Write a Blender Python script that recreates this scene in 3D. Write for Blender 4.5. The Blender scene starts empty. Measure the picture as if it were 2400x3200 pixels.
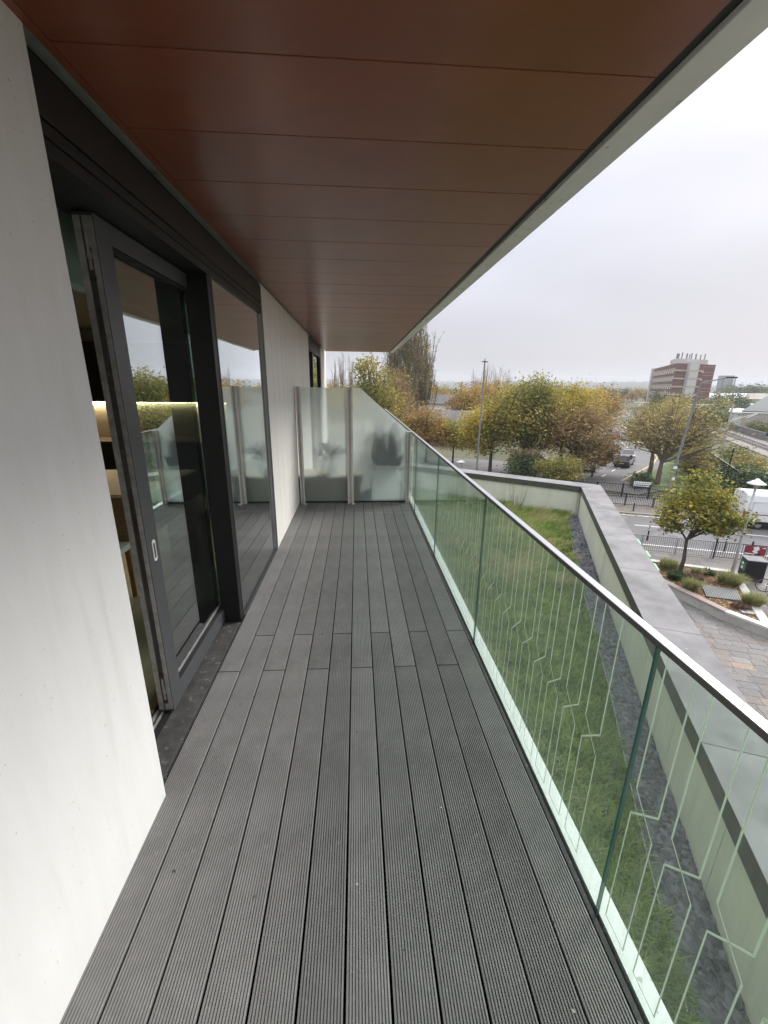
import bpy, bmesh, math, random
import numpy as np
from mathutils import Vector, Matrix
random.seed(7); rng = np.random.default_rng(7)
sc = bpy.context.scene
COL = sc.collection
# ------------------------------------------------------------------ camera
HC = 1.75
FPX, PITCH, YAW, ROLL = 1303.5, 0.29473, 0.06608, 0.0111
cd = bpy.data.cameras.new('camera'); cam = bpy.data.objects.new('camera', cd); COL.objects.link(cam)
cd.sensor_fit = 'AUTO'; cd.sensor_width = 36.0; cd.lens = FPX / 3200 * 36
cd.clip_start = 0.05; cd.clip_end = 9000
cp, sp, cy, sy = math.cos(PITCH), math.sin(PITCH), math.cos(YAW), math.sin(YAW)
fw = Vector((sy*cp, cy*cp, -sp)); rt = Vector((cy, -sy, 0)); up = rt.cross(fw)
r2 = rt*math.cos(ROLL) + up*math.sin(ROLL); u2 = -rt*math.sin(ROLL) + up*math.cos(ROLL)
m = Matrix((r2, u2, -fw)).transposed().to_4x4(); m.translation = (0, 0, HC)
cam.matrix_world = m; sc.camera = cam
# ------------------------------------------------------------------ sky, sun, exposure
SUN_EL, SUN_AZ = math.radians(38), math.radians(62)      # azimuth clockwise from +y
w = bpy.data.worlds.new('World'); sc.world = w; w.use_nodes = True
N = w.node_tree.nodes; L = w.node_tree.links; N.clear()
out = N.new('ShaderNodeOutputWorld')
sky = N.new('ShaderNodeTexSky'); sky.sky_type = 'NISHITA'; sky.sun_disc = False
sky.sun_elevation = SUN_EL; sky.sun_rotation = SUN_AZ; sky.dust_density = 4.0; sky.air_density = 1.2
bg1 = N.new('ShaderNodeBackground'); bg1.inputs['Strength'].default_value = 0.05
L.new(sky.outputs[0], bg1.inputs['Color'])
tc = N.new('ShaderNodeTexCoord'); sx = N.new('ShaderNodeSeparateXYZ'); L.new(tc.outputs['Generated'], sx.inputs[0])
ramp = N.new('ShaderNodeValToRGB'); L.new(sx.outputs['Z'], ramp.inputs[0])      # overcast dome: brighter towards the zenith
e = ramp.color_ramp.elements
e[0].position = 0.0; e[0].color = (0.262, 0.262, 0.282, 1)
e[1].position = 1.0; e[1].color = (1.40, 1.42, 1.48, 1)
k = ramp.color_ramp.elements.new(0.14); k.color = (0.276, 0.276, 0.312, 1)
k = ramp.color_ramp.elements.new(0.46); k.color = (0.405, 0.41, 0.455, 1)
nz = N.new('ShaderNodeTexNoise'); nz.inputs['Scale'].default_value = 1.6; nz.inputs['Detail'].default_value = 3; nz.inputs['Roughness'].default_value = .45
mp = N.new('ShaderNodeMapping'); mp.inputs['Scale'].default_value = (1, 1, 2.6); mp.inputs['Location'].default_value = (3.1, 1.7, .4)
L.new(tc.outputs['Generated'], mp.inputs[0]); L.new(mp.outputs[0], nz.inputs['Vector'])
mr = N.new('ShaderNodeMapRange'); mr.inputs['From Min'].default_value = .3; mr.inputs['From Max'].default_value = .7
mr.inputs['To Min'].default_value = .86; mr.inputs['To Max'].default_value = 1.14; L.new(nz.outputs['Fac'], mr.inputs[0])
mul = N.new('ShaderNodeVectorMath'); mul.operation = 'SCALE'; L.new(ramp.outputs[0], mul.inputs[0]); L.new(mr.outputs[0], mul.inputs['Scale'])
bg2 = N.new('ShaderNodeBackground'); bg2.inputs['Strength'].default_value = 1.0; L.new(mul.outputs[0], bg2.inputs['Color'])
ad = N.new('ShaderNodeMixShader'); ad.inputs[0].default_value = 0.88
L.new(bg1.outputs[0], ad.inputs[1]); L.new(bg2.outputs[0], ad.inputs[2]); L.new(ad.outputs[0], out.inputs['Surface'])
sd = bpy.data.lights.new('sun', 'SUN'); sd.energy = 1.5; sd.angle = math.radians(25); sd.color = (1, .975, .94)
sun = bpy.data.objects.new('sun', sd); COL.objects.link(sun)
dirv = Vector((math.sin(SUN_AZ)*math.cos(SUN_EL), math.cos(SUN_AZ)*math.cos(SUN_EL), math.sin(SUN_EL)))
sun.rotation_euler = dirv.to_track_quat('Z', 'Y').to_euler(); sun.location = (0, 0, 40)
sc.view_settings.view_transform = 'Standard'; sc.view_settings.look = 'None'
sc.view_settings.gamma = 1; sc.view_settings.use_curve_mapping = False
sc.view_settings.exposure = 1.36
try:
    sc.cycles.max_bounces = 10; sc.cycles.transparent_max_bounces = 16; sc.cycles.volume_bounces = 1
    sc.cycles.use_denoising = True; sc.cycles.sample_clamp_indirect = 6; sc.cycles.caustics_refractive = False
    sc.cycles.caustics_reflective = False
except Exception: pass

# ------------------------------------------------------------------ materials
def nmat(name):
    mt = bpy.data.materials.new(name); mt.use_nodes = True
    nt = mt.node_tree; b = nt.nodes.get('Principled BSDF'); return mt, nt, b
def mat(name, col, rough=.6, metal=0., var=.0, scale=8., col2=None, bump=0., bscale=60., spec=.5, stretch=None, coat=0.):
    mt, nt, b = nmat(name)
    b.inputs['Roughness'].default_value = rough; b.inputs['Metallic'].default_value = metal
    b.inputs['Specular IOR Level'].default_value = spec; b.inputs['Coat Weight'].default_value = coat
    b.inputs['Base Color'].default_value = (*col, 1)
    if var or col2 or bump:
        t = nt.nodes.new('ShaderNodeTexCoord'); src = t.outputs['Object']
        if stretch:
            mpn = nt.nodes.new('ShaderNodeMapping'); mpn.inputs['Scale'].default_value = stretch
            nt.links.new(src, mpn.inputs[0]); src = mpn.outputs[0]
    if var or col2:
        n = nt.nodes.new('ShaderNodeTexNoise'); n.inputs['Scale'].default_value = scale; n.inputs['Detail'].default_value = 6; n.inputs['Roughness'].default_value = .65
        nt.links.new(src, n.inputs['Vector'])
        r = nt.nodes.new('ShaderNodeValToRGB'); r.color_ramp.elements[0].position = .32; r.color_ramp.elements[1].position = .68
        c2 = col2 if col2 else tuple(min(1, c*(1+var)) for c in col)
        c1 = tuple(c*(1-var) for c in col) if not col2 else col
        r.color_ramp.elements[0].color = (*c1, 1); r.color_ramp.elements[1].color = (*c2, 1)
        nt.links.new(n.outputs['Fac'], r.inputs[0]); nt.links.new(r.outputs[0], b.inputs['Base Color'])
    if bump:
        n2 = nt.nodes.new('ShaderNodeTexNoise'); n2.inputs['Scale'].default_value = bscale; n2.inputs['Detail'].default_value = 4
        nt.links.new(src, n2.inputs['Vector'])
        bp = nt.nodes.new('ShaderNodeBump'); bp.inputs['Strength'].default_value = bump; bp.inputs['Distance'].default_value = .01
        nt.links.new(n2.outputs['Fac'], bp.inputs['Height']); nt.links.new(bp.outputs[0], b.inputs['Normal'])
    return mt
def rmat(name, stops, rough=.6, scale=.15, nscale_w=.35, trans=0., spec=.25):
    """colour picked per leaf / blade / stone from attribute 'r' plus a broad noise"""
    mt, nt, b = nmat(name); b.inputs['Roughness'].default_value = rough; b.inputs['Specular IOR Level'].default_value = spec
    a = nt.nodes.new('ShaderNodeAttribute'); a.attribute_name = 'r'
    t = nt.nodes.new('ShaderNodeTexCoord'); n = nt.nodes.new('ShaderNodeTexNoise'); n.inputs['Scale'].default_value = scale; n.inputs['Detail'].default_value = 3
    nt.links.new(t.outputs['Object'], n.inputs['Vector'])
    ma = nt.nodes.new('ShaderNodeMath'); ma.operation = 'MULTIPLY_ADD'; ma.inputs[1].default_value = nscale_w*3; nt.links.new(n.outputs['Fac'], ma.inputs[0])
    mb_ = nt.nodes.new('ShaderNodeMath'); mb_.operation = 'MULTIPLY'; mb_.inputs[1].default_value = 1-nscale_w; nt.links.new(a.outputs['Fac'], mb_.inputs[0])
    mc = nt.nodes.new('ShaderNodeMath'); mc.operation = 'SUBTRACT'; mc.inputs[1].default_value = nscale_w; nt.links.new(mb_.outputs[0], mc.inputs[0])
    nt.links.new(mc.outputs[0], ma.inputs[2])
    r = nt.nodes.new('ShaderNodeValToRGB'); els = r.color_ramp.elements
    while len(els) < len(stops): els.new(.5)
    for i, c in enumerate(stops): els[i].position = i/(len(stops)-1); els[i].color = (*c, 1)
    nt.links.new(ma.outputs[0], r.inputs[0]); nt.links.new(r.outputs[0], b.inputs['Base Color'])
    if trans:
        tr = nt.nodes.new('ShaderNodeBsdfTranslucent'); nt.links.new(r.outputs[0], tr.inputs[0])
        mx = nt.nodes.new('ShaderNodeMixShader'); mx.inputs[0].default_value = trans
        nt.links.new(b.outputs[0], mx.inputs[1]); nt.links.new(tr.outputs[0], mx.inputs[2])
        nt.links.new(mx.outputs[0], nt.nodes['Material Output'].inputs[0])
    return mt
def glassmat(name, tint, ior=1.5, rough=0.0, boost=1.0, wave=0.0, milky=0.0):
    mt, nt, b = nmat(name); nt.nodes.remove(b)
    tr = nt.nodes.new('ShaderNodeBsdfTransparent'); tr.inputs[0].default_value = (*tint, 1)
    gl = nt.nodes.new('ShaderNodeBsdfGlossy'); gl.inputs['Roughness'].default_value = rough; gl.inputs[0].default_value = (.95, .98, 1, 1)
    fr = nt.nodes.new('ShaderNodeFresnel'); ge = nt.nodes.new('ShaderNodeNewGeometry'); mq = nt.nodes.new('ShaderNodeMapRange')
    mq.inputs['To Min'].default_value = ior; mq.inputs['To Max'].default_value = 1/ior     # same reflectance on both faces of the sheet
    nt.links.new(ge.outputs['Backfacing'], mq.inputs[0]); nt.links.new(mq.outputs[0], fr.inputs[0])
    mu = nt.nodes.new('ShaderNodeMath'); mu.operation = 'MULTIPLY'; mu.use_clamp = True; mu.inputs[1].default_value = boost; nt.links.new(fr.outputs[0], mu.inputs[0])
    if wave:
        t = nt.nodes.new('ShaderNodeTexCoord'); n = nt.nodes.new('ShaderNodeTexNoise'); n.inputs['Scale'].default_value = 2.2; n.inputs['Detail'].default_value = 1
        nt.links.new(t.outputs['Object'], n.inputs['Vector'])
        bp = nt.nodes.new('ShaderNodeBump'); bp.inputs['Strength'].default_value = wave; bp.inputs['Distance'].default_value = .02
        nt.links.new(n.outputs['Fac'], bp.inputs['Height']); nt.links.new(bp.outputs[0], gl.inputs['Normal'])
    mx = nt.nodes.new('ShaderNodeMixShader'); nt.links.new(mu.outputs[0], mx.inputs[0]); nt.links.new(tr.outputs[0], mx.inputs[1]); nt.links.new(gl.outputs[0], mx.inputs[2])
    o = mx
    if milky:      # streaky pale film that brightens the pane to a milky veil
        t = nt.nodes.new('ShaderNodeTexCoord'); mpn = nt.nodes.new('ShaderNodeMapping'); mpn.inputs['Scale'].default_value = (40, 40, 1.2)
        n = nt.nodes.new('ShaderNodeTexNoise'); n.inputs['Scale'].default_value = 1; n.inputs['Detail'].default_value = 5
        nt.links.new(t.outputs['Object'], mpn.inputs[0]); nt.links.new(mpn.outputs[0], n.inputs['Vector'])
        r = nt.nodes.new('ShaderNodeMapRange'); r.inputs['From Min'].default_value = .4; r.inputs['From Max'].default_value = .75; r.inputs['To Max'].default_value = milky
        r.inputs['To Min'].default_value = milky*.25
        nt.links.new(n.outputs['Fac'], r.inputs[0])
        df = nt.nodes.new('ShaderNodeBsdfDiffuse'); df.inputs[0].default_value = (.7, .74, .72, 1)
        m2 = nt.nodes.new('ShaderNodeMixShader'); nt.links.new(r.outputs[0], m2.inputs[0]); nt.links.new(mx.outputs[0], m2.inputs[1]); nt.links.new(df.outputs[0], m2.inputs[2]); o = m2
    nt.links.new(o.outputs[0], nt.nodes['Material Output'].inputs[0]); return mt
def emat(name, col, s):
    mt, nt, b = nmat(name); b.inputs['Emission Color'].default_value = (*col, 1); b.inputs['Emission Strength'].default_value = s; b.inputs['Base Color'].default_value = (*col, 1); return mt

def speckle(mt, scale, thr, col, amt=1., stretch=None, soft=.04):
    """small marks with a shape of their own over the base colour"""
    nt = mt.node_tree; b = nt.nodes['Principled BSDF']; t = nt.nodes.new('ShaderNodeTexCoord'); src = t.outputs['Object']
    if stretch: mpn = nt.nodes.new('ShaderNodeMapping'); mpn.inputs['Scale'].default_value = stretch; nt.links.new(src, mpn.inputs[0]); src = mpn.outputs[0]
    n = nt.nodes.new('ShaderNodeTexNoise'); n.inputs['Scale'].default_value = scale; n.inputs['Detail'].default_value = 3; nt.links.new(src, n.inputs['Vector'])
    r = nt.nodes.new('ShaderNodeMapRange'); r.inputs['From Min'].default_value = thr; r.inputs['From Max'].default_value = thr+soft; r.inputs['To Max'].default_value = amt; nt.links.new(n.outputs['Fac'], r.inputs[0])
    mx = nt.nodes.new('ShaderNodeMixRGB'); mx.inputs[2].default_value = (*col, 1); nt.links.new(r.outputs[0], mx.inputs[0])
    if b.inputs['Base Color'].links: nt.links.new(b.inputs['Base Color'].links[0].from_socket, mx.inputs[1])
    else: mx.inputs[1].default_value = b.inputs['Base Color'].default_value
    nt.links.new(mx.outputs[0], b.inputs['Base Color']); return mt
def pieces(mt, amt):
    """each piece a slightly different tone"""
    nt = mt.node_tree; b = nt.nodes['Principled BSDF']; oi = nt.nodes.new('ShaderNodeObjectInfo'); mm = nt.nodes.new('ShaderNodeMapRange'); mm.inputs['To Min'].default_value = 1-amt; mm.inputs['To Max'].default_value = 1+amt; nt.links.new(oi.outputs['Random'], mm.inputs[0])
    v = nt.nodes.new('ShaderNodeVectorMath'); v.operation = 'SCALE'; nt.links.new(mm.outputs[0], v.inputs['Scale'])
    if b.inputs['Base Color'].links: nt.links.new(b.inputs['Base Color'].links[0].from_socket, v.inputs[0])
    else: v.inputs[0].default_value = b.inputs['Base Color'].default_value[:3]
    nt.links.new(v.outputs[0], b.inputs['Base Color']); return mt
M = {}
M['soffit'] = mat('terracotta_panel', (.26, .075, .037), .28, .0, var=.12, scale=3, bump=.03, bscale=220, spec=.5)
M['white_render'] = mat('white_render', (.77, .762, .74), .75, col2=(.81, .806, .793), scale=4, stretch=(5, 5, .7), bump=.06, bscale=90)
M['white_clad'] = mat('white_cladding', (.82, .79, .74), .45, var=.04, scale=6, stretch=(20, 20, .8))
M['fascia'] = mat('pale_fascia', (.80, .80, .76), .6, var=.06, scale=5)
M['dark_alu'] = mat('charcoal_aluminium', (.017, .0165, .016), .45, .0, var=.15, scale=9, spec=.35)
M['grey_alu'] = mat('grey_aluminium', (.068, .071, .075), .4, var=.1, scale=6)
M['black'] = mat('black_gap', (.006, .006, .007), .8)
M['sill'] = mat('stained_sill', (.055, .054, .052), .7, var=.4, scale=14)
M['alu_bare'] = mat('bare_aluminium', (.42, .41, .40), .4, .5, var=.3, scale=20)
M['lock_dark'] = mat('dark_lock_metal', (.06, .045, .035), .45, .4, var=.3, scale=30)
M['handle'] = mat('white_handle', (.78, .77, .75), .3)
M['steel'] = mat('brushed_steel', (.74, .74, .75), .28, .9, var=.06, scale=4, stretch=(30, 1, 30))
M['steel_dark'] = mat('rail_side', (.13, .125, .12), .45, .3)
M['post'] = mat('screen_post', (.66, .63, .59), .45, .1, var=.08, scale=6)
M['flash'] = mat('white_flashing', (.80, .83, .80), .6, col2=(.72, .75, .73), scale=25)
M['trim'] = mat('dark_trim', (.038, .038, .038), .7, var=.35, scale=18)
M['glass'] = glassmat('window_glass', (.70, .80, .76), 1.52, 0, 4.2, wave=.02)
M['glass2'] = glassmat('fixed_glass', (.72, .80, .76), 1.52, 0, 3.0, wave=.03)
M['bal_glass'] = glassmat('green_glass', (.895, .955, .92), 1.48, 0, 1.0, milky=.15)
M['glass_edge'] = mat('glass_edge', (.03, .14, .105), .15, spec=.6)
M['coping'] = mat('grey_coping', (.135, .131, .132), .85, col2=(.225, .221, .222), scale=2.4, bump=.05, bscale=50)
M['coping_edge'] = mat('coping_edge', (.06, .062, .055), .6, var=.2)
M['parapet'] = mat('cream_panel', (.62, .63, .56), .55, var=.05, scale=2.5, bump=.02, bscale=150)
M['soil'] = mat('dark_soil', (.05, .042, .03), .95, var=.4, scale=9)
M['bark'] = mat('mulch', (.055, .028, .018), .95, col2=(.11, .06, .035), scale=22, bump=.5, bscale=40)
M['slate'] = rmat('slate_chip', [(.04, .041, .05), (.09, .092, .108), (.20, .20, .225)], .55, scale=2, nscale_w=.2, spec=.4)
M['grass'] = rmat('roof_grass', [(.085, .150, .030), (.160, .265, .055), (.26, .36, .09), (.40, .42, .18)], .6, scale=4.5, nscale_w=.45, trans=.25)
M['grassdry'] = rmat('dry_grass', [(.17, .20, .05), (.40, .35, .16), (.58, .49, .30)], .7, scale=.9, nscale_w=.3, trans=.25)
M['asphalt'] = mat('asphalt', (.085, .083, .086), .85, col2=(.125, .12, .123), scale=.8, bump=.1, bscale=80)
M['asphalt2'] = mat('worn_asphalt', (.11, .105, .105), .85, col2=(.15, .145, .14), scale=.5)
M['kerb'] = mat('kerb_stone', (.22, .215, .20), .8, var=.15, scale=3)
M['paint'] = mat('road_paint', (.70, .69, .64), .7, var=.12, scale=7)
M['ypaint'] = mat('yellow_paint', (.55, .42, .16), .7, var=.15, scale=7)
M['granite'] = mat('granite', (.42, .40, .375), .75, col2=(.53, .51, .48), scale=11)
M['granite2'] = mat('pinkish_granite', (.27, .215, .20), .75, var=.12, scale=8)
M['graniteface'] = mat('granite_face', (.28, .28, .26), .8, col2=(.38, .375, .35), scale=2, bump=.05)
M['pave'] = [mat('paving_%s' % n, c, .8, var=.22, scale=7, bump=.08, bscale=60) for n, c in
    (('grey', (.140, .130, .124)), ('brown', (.145, .125, .112)), ('dark', (.122, .115, .112)), ('buff', (.20, .155, .118)), ('pale', (.165, .155, .147)), ('slate', (.128, .124, .122)))]
M['joint'] = mat('paving_joint', (.085, .078, .070), .95, var=.3, scale=9)
M['earth'] = mat('rough_ground', (.058, .060, .028), .95, col2=(.105, .098, .052), scale=.12)
M['lawn'] = mat('lawn', (.055, .090, .026), .9, col2=(.10, .135, .045), scale=.9)
M['leaflitter'] = mat('leaf_litter', (.10, .090, .082), .95, col2=(.155, .132, .112), scale=2.2)
M['galv'] = mat('galvanised', (.22, .225, .23), .45, .3, var=.1, scale=5)
M['galv2'] = mat('pale_column', (.44, .45, .46), .45, .2, var=.08)
M['black_metal'] = mat('black_metal', (.009, .009, .010), .5, spec=.35)
M['lampwhite'] = mat('lamp_white', (.80, .82, .83), .35)
M['trunk'] = mat('tree_bark', (.13, .10, .07), .9, col2=(.20, .16, .12), scale=3)
M['trunkdark'] = mat('dark_bark', (.05, .04, .032), .9, col2=(.085, .07, .055), scale=3)
M['twig'] = mat('pale_twigs', (.24, .19, .16), .9)
M['carglass'] = mat('car_glass', (.02, .025, .03), .08, spec=.8)
M['tyre'] = mat('tyre', (.015, .015, .015), .8)
M['red'] = mat('red_lens', (.45, .015, .02), .2)
M['amber'] = mat('amber_lens', (.55, .35, .10), .25)
M['plate'] = mat('number_plate', (.62, .50, .10), .5)
M['lime'] = mat('lime_sign', (.24, .52, .26), .5)
def carpaint(n, c): return mat(n, c, .25, .0, coat=.6)
M['p_white'] = carpaint('white_paint', (.75, .76, .77)); M['p_silver'] = carpaint('silver_paint', (.33, .35, .38)); M['p_dark'] = carpaint('dark_paint', (.03, .035, .04))
M['p_blue'] = carpaint('navy_paint', (.02, .035, .11)); M['p_red'] = carpaint('red_paint', (.35, .03, .03))
M['wood'] = mat('oak', (.36, .22, .11), .5, var=.2, scale=3, stretch=(1, 14, 14)); M['oakfloor'] = mat('oak_floor', (.30, .25, .17), .4, var=.15, scale=2, stretch=(14, 1.2, 1))
M['int_white'] = mat('interior_white', (.80, .78, .74), .8); M['kitchen'] = mat('dark_kitchen', (.035, .027, .023), .3, var=.2); M['worktop'] = mat('worktop', (.10, .075, .055), .3, var=.2)
M['splash'] = mat('backsplash', (.50, .43, .32), .4); M['led'] = emat('led_strip', (1, .84, .55), 22); M['blind'] = mat('blind_fabric', (.55, .60, .55), .85)

pieces(speckle(M['soffit'], 1.3, .62, (.26, .10, .06), .5, (1, 5, 1), .10), .09)
speckle(M['white_render'], 75, .71, (.48, .45, .40), .8); speckle(M['white_render'], 2.2, .58, (.66, .64, .59), .5, (4, 4, .35), .12)
speckle(speckle(M['coping'], 30, .72, (.55, .55, .53), .8), 1.1, .55, (.10, .098, .095), .55, None, .10); pieces(M['coping'], .05)
speckle(M['parapet'], 60, .70, (.45, .45, .38), .6); speckle(M['parapet'], 1.6, .56, (.52, .53, .45), .5, (3, 3, .3), .12); pieces(M['parapet'], .03)
speckle(M['fascia'], 9, .66, (.33, .33, .29), .6); speckle(M['flash'], 40, .66, (.30, .31, .29), .7); speckle(M['trim'], 45, .66, (.20, .20, .19), .8); speckle(M['sill'], 24, .62, (.15, .14, .13), .8)
speckle(M['asphalt'], .7, .56, (.155, .152, .152), .6, None, .06); speckle(M['white_clad'], 50, .71, (.50, .47, .42), .7); pieces(M['white_clad'], .03)
for mt in M['pave']: speckle(mt, 5, .60, (.095, .088, .08), .6, None, .1); pieces(mt, .12)
# ------------------------------------------------------------------ mesh helpers
class MB:
    def __init__(s): s.v = []; s.f = []; s.mi = []
    def add(s, vs, fs, mi=0):
        o = len(s.v); s.v += [tuple(v) for v in vs]; s.f += [tuple(i+o for i in f) for f in fs]; s.mi += [mi]*len(fs); return s
    def box(s, x0, x1, y0, y1, z0, z1, mi=0):
        return s.add([(x0, y0, z0), (x1, y0, z0), (x1, y1, z0), (x0, y1, z0), (x0, y0, z1), (x1, y0, z1), (x1, y1, z1), (x0, y1, z1)],
            [(0, 3, 2, 1), (4, 5, 6, 7), (0, 1, 5, 4), (1, 2, 6, 5), (2, 3, 7, 6), (3, 0, 4, 7)], mi)
    def prism(s, pts, z0, z1, mi=0, caps=True):       # pts counter-clockwise
        n = len(pts)
        vs = [(p[0], p[1], z0) for p in pts] + [(p[0], p[1], z1) for p in pts]
        fs = [(i, (i+1) % n, n+(i+1) % n, n+i) for i in range(n)]
        if caps: fs += [tuple(range(n-1, -1, -1)), tuple(range(n, 2*n))]
        return s.add(vs, fs, mi)
    def obox(s, c, a, hx, hy, z0, z1, mi=0):          # box turned about z: local x along direction angle a
        ca, sa = math.cos(a), math.sin(a)
        pts = [(c[0]+ca*x-sa*y, c[1]+sa*x+ca*y) for x, y in ((-hx, -hy), (hx, -hy), (hx, hy), (-hx, hy))]
        return s.prism(pts, z0, z1, mi)
    def tube(s, pts, rs, n=8, mi=0, cap=True):
        pts = [Vector(p) for p in pts]
        if not hasattr(rs, '__len__'): rs = [rs]*len(pts)
        vs = []; fs = []; prev = None
        for i, p in enumerate(pts):
            d = (pts[min(i+1, len(pts)-1)] - pts[max(i-1, 0)]).normalized()
            ref = Vector((0, 0, 1)) if abs(d.z) < .95 else Vector((1, 0, 0))
            a = d.cross(ref).normalized(); b = d.cross(a)
            vs += [p + (a*math.cos(2*math.pi*j/n) - b*math.sin(2*math.pi*j/n))*rs[i] for j in range(n)]
        for i in range(len(pts)-1):
            for j in range(n):
                fs.append((i*n+j, i*n+(j+1) % n, (i+1)*n+(j+1) % n, (i+1)*n+j))
        if cap: fs += [tuple(range(n-1, -1, -1)), tuple(range((len(pts)-1)*n, len(pts)*n))]
        return s.add(vs, fs, mi)
    def lathe(s, prof, c, n=16, mi=0):
        vs = [(c[0]+r*math.cos(2*math.pi*j/n), c[1]+r*math.sin(2*math.pi*j/n), c[2]+z) for r, z in prof for j in range(n)]
        fs = [(i*n+j, i*n+(j+1) % n, (i+1)*n+(j+1) % n, (i+1)*n+j) for i in range(len(prof)-1) for j in range(n)]
        fs += [tuple(range(n-1, -1, -1)), tuple(range((len(prof)-1)*n, len(prof)*n))]
        return s.add(vs, fs, mi)
    def torus(s, c, ax, R, r, n=24, k=6, mi=0):
        ax = Vector(ax).normalized(); a = ax.orthogonal().normalized(); b = ax.cross(a); c = Vector(c); vs = []; fs = []
        for i in range(n):
            t = 2*math.pi*i/n; d = a*math.cos(t)+b*math.sin(t)
            for j in range(k):
                q = 2*math.pi*j/k; vs.append(c + d*(R+r*math.cos(q)) + ax*r*math.sin(q))
        for i in range(n):
            for j in range(k): fs.append((i*k+j, ((i+1) % n)*k+j, ((i+1) % n)*k+(j+1) % k, i*k+(j+1) % k))
        return s.add(vs, fs, mi)
    def mesh(s, name, mats):
        me = bpy.data.meshes.new(name); me.from_pydata(s.v, [], s.f)
        for mt in (mats if isinstance(mats, (list, tuple)) else [mats]): me.materials.append(mt)
        me.polygons.foreach_set('material_index', s.mi); me.update(); return me
    def build(s, name, mats, parent=None, bevel=0, smooth=False, loc=None):
        o = bpy.data.objects.new(name, s.mesh(name, mats)); COL.objects.link(o); o.parent = parent
        if loc is not None: o.location = loc
        if bevel:
            md = o.modifiers.new('bevel', 'BEVEL'); md.width = bevel; md.segments = 2; md.limit_method = 'ANGLE'
        if smooth:
            for p in o.data.polygons: p.use_smooth = True
        return o
def tag(o, label=None, cat=None, group=None, kind=None):
    if label: o['label'] = label
    if cat: o['category'] = cat
    if group: o['group'] = group
    if kind: o['kind'] = kind
    return o
def thing(name, label, cat, loc=(0, 0, 0), rz=0, group=None):
    o = bpy.data.objects.new(name, None); COL.objects.link(o); o.location = loc; o.rotation_euler = (0, 0, rz); o.empty_display_size = .2
    return tag(o, label, cat, group)
def struct(name, loc=(0, 0, 0)):
    o = bpy.data.objects.new(name, None); COL.objects.link(o); o.location = loc; o['kind'] = 'structure'; return o
def inst(me, name, parent, loc=(0, 0, 0), rz=0, scale=None):
    o = bpy.data.objects.new(name, me); COL.objects.link(o); o.parent = parent; o.location = loc; o.rotation_euler = (0, 0, rz)
    if scale: o.scale = scale
    return o
def dup(root, loc, rz, label=None, group=None):
    r = root.copy(); COL.objects.link(r); r.location = loc; r.rotation_euler = (0, 0, rz)
    if label: r['label'] = label
    if group: r['group'] = group
    for ch in list(root.children):
        c = ch.copy(); COL.objects.link(c); c.parent = r
        for g in ch.children:
            d = g.copy(); COL.objects.link(d); d.parent = c
    return r
def npmesh(name, verts, faces, mats, r=None, mi=None):
    """verts (n,3), faces (m,k) all the same k, r per vertex"""
    me = bpy.data.meshes.new(name); n, k = faces.shape
    me.vertices.add(len(verts)); me.vertices.foreach_set('co', verts.astype(np.float32).ravel())
    me.loops.add(n*k); me.loops.foreach_set('vertex_index', faces.astype(np.int32).ravel())
    me.polygons.add(n); me.polygons.foreach_set('loop_start', (np.arange(n)*k).astype(np.int32))
    try: me.polygons.foreach_set('loop_total', np.full(n, k, np.int32))
    except Exception: pass
    if r is not None:
        at = me.attributes.new('r', 'FLOAT', 'POINT'); at.data.foreach_set('value', r.astype(np.float32))
    for mt in (mats if isinstance(mats, (list, tuple)) else [mats]): me.materials.append(mt)
    if mi is not None: me.polygons.foreach_set('material_index', mi.astype(np.int32))
    me.update(calc_edges=True); return me
def put(me, name, parent=None, loc=(0, 0, 0)):
    o = bpy.data.objects.new(name, me); COL.objects.link(o); o.parent = parent; o.location = loc; return o
# ================================================================== balcony
def deckmat():
    mt, nt, b = nmat('composite_deck'); b.inputs['Roughness'].default_value = .62; b.inputs['Specular IOR Level'].default_value = .35
    t = nt.nodes.new('ShaderNodeTexCoord'); oi = nt.nodes.new('ShaderNodeObjectInfo')
    n = nt.nodes.new('ShaderNodeTexNoise'); n.inputs['Scale'].default_value = 3.5; n.inputs['Detail'].default_value = 8; n.inputs['Roughness'].default_value = .7
    nt.links.new(t.outputs['Object'], n.inputs['Vector'])
    r = nt.nodes.new('ShaderNodeValToRGB'); r.color_ramp.elements[0].position = .3; r.color_ramp.elements[1].position = .72
    r.color_ramp.elements[0].color = (.170, .166, .163, 1); r.color_ramp.elements[1].color = (.262, .256, .251, 1)
    nt.links.new(n.outputs['Fac'], r.inputs[0])
    mm = nt.nodes.new('ShaderNodeMapRange'); mm.inputs['To Min'].default_value = .84; mm.inputs['To Max'].default_value = 1.16; nt.links.new(oi.outputs['Random'], mm.inputs[0])
    v = nt.nodes.new('ShaderNodeVectorMath'); v.operation = 'SCALE'; nt.links.new(r.outputs[0], v.inputs[0]); nt.links.new(mm.outputs[0], v.inputs['Scale'])
    n2 = nt.nodes.new('ShaderNodeTexNoise'); n2.inputs['Scale'].default_value = 26; n2.inputs['Detail'].default_value = 3; nt.links.new(t.outputs['Object'], n2.inputs['Vector'])
    r2_ = nt.nodes.new('ShaderNodeValToRGB'); r2_.color_ramp.elements[0].position = .63; r2_.color_ramp.elements[1].position = .78
    r2_.color_ramp.elements[1].color = (.35, .35, .35, 1); nt.links.new(n2.outputs['Fac'], r2_.inputs[0])
    mx = nt.nodes.new('ShaderNodeMixRGB'); mx.inputs[2].default_value = (.40, .395, .38, 1)
    nt.links.new(r2_.outputs[0], mx.inputs[0]); nt.links.new(v.outputs[0], mx.inputs[1]); nt.links.new(mx.outputs[0], b.inputs['Base Color'])
    return mt
M['deck'] = deckmat()
BW, BX0 = 0.14053, -0.7528
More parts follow.
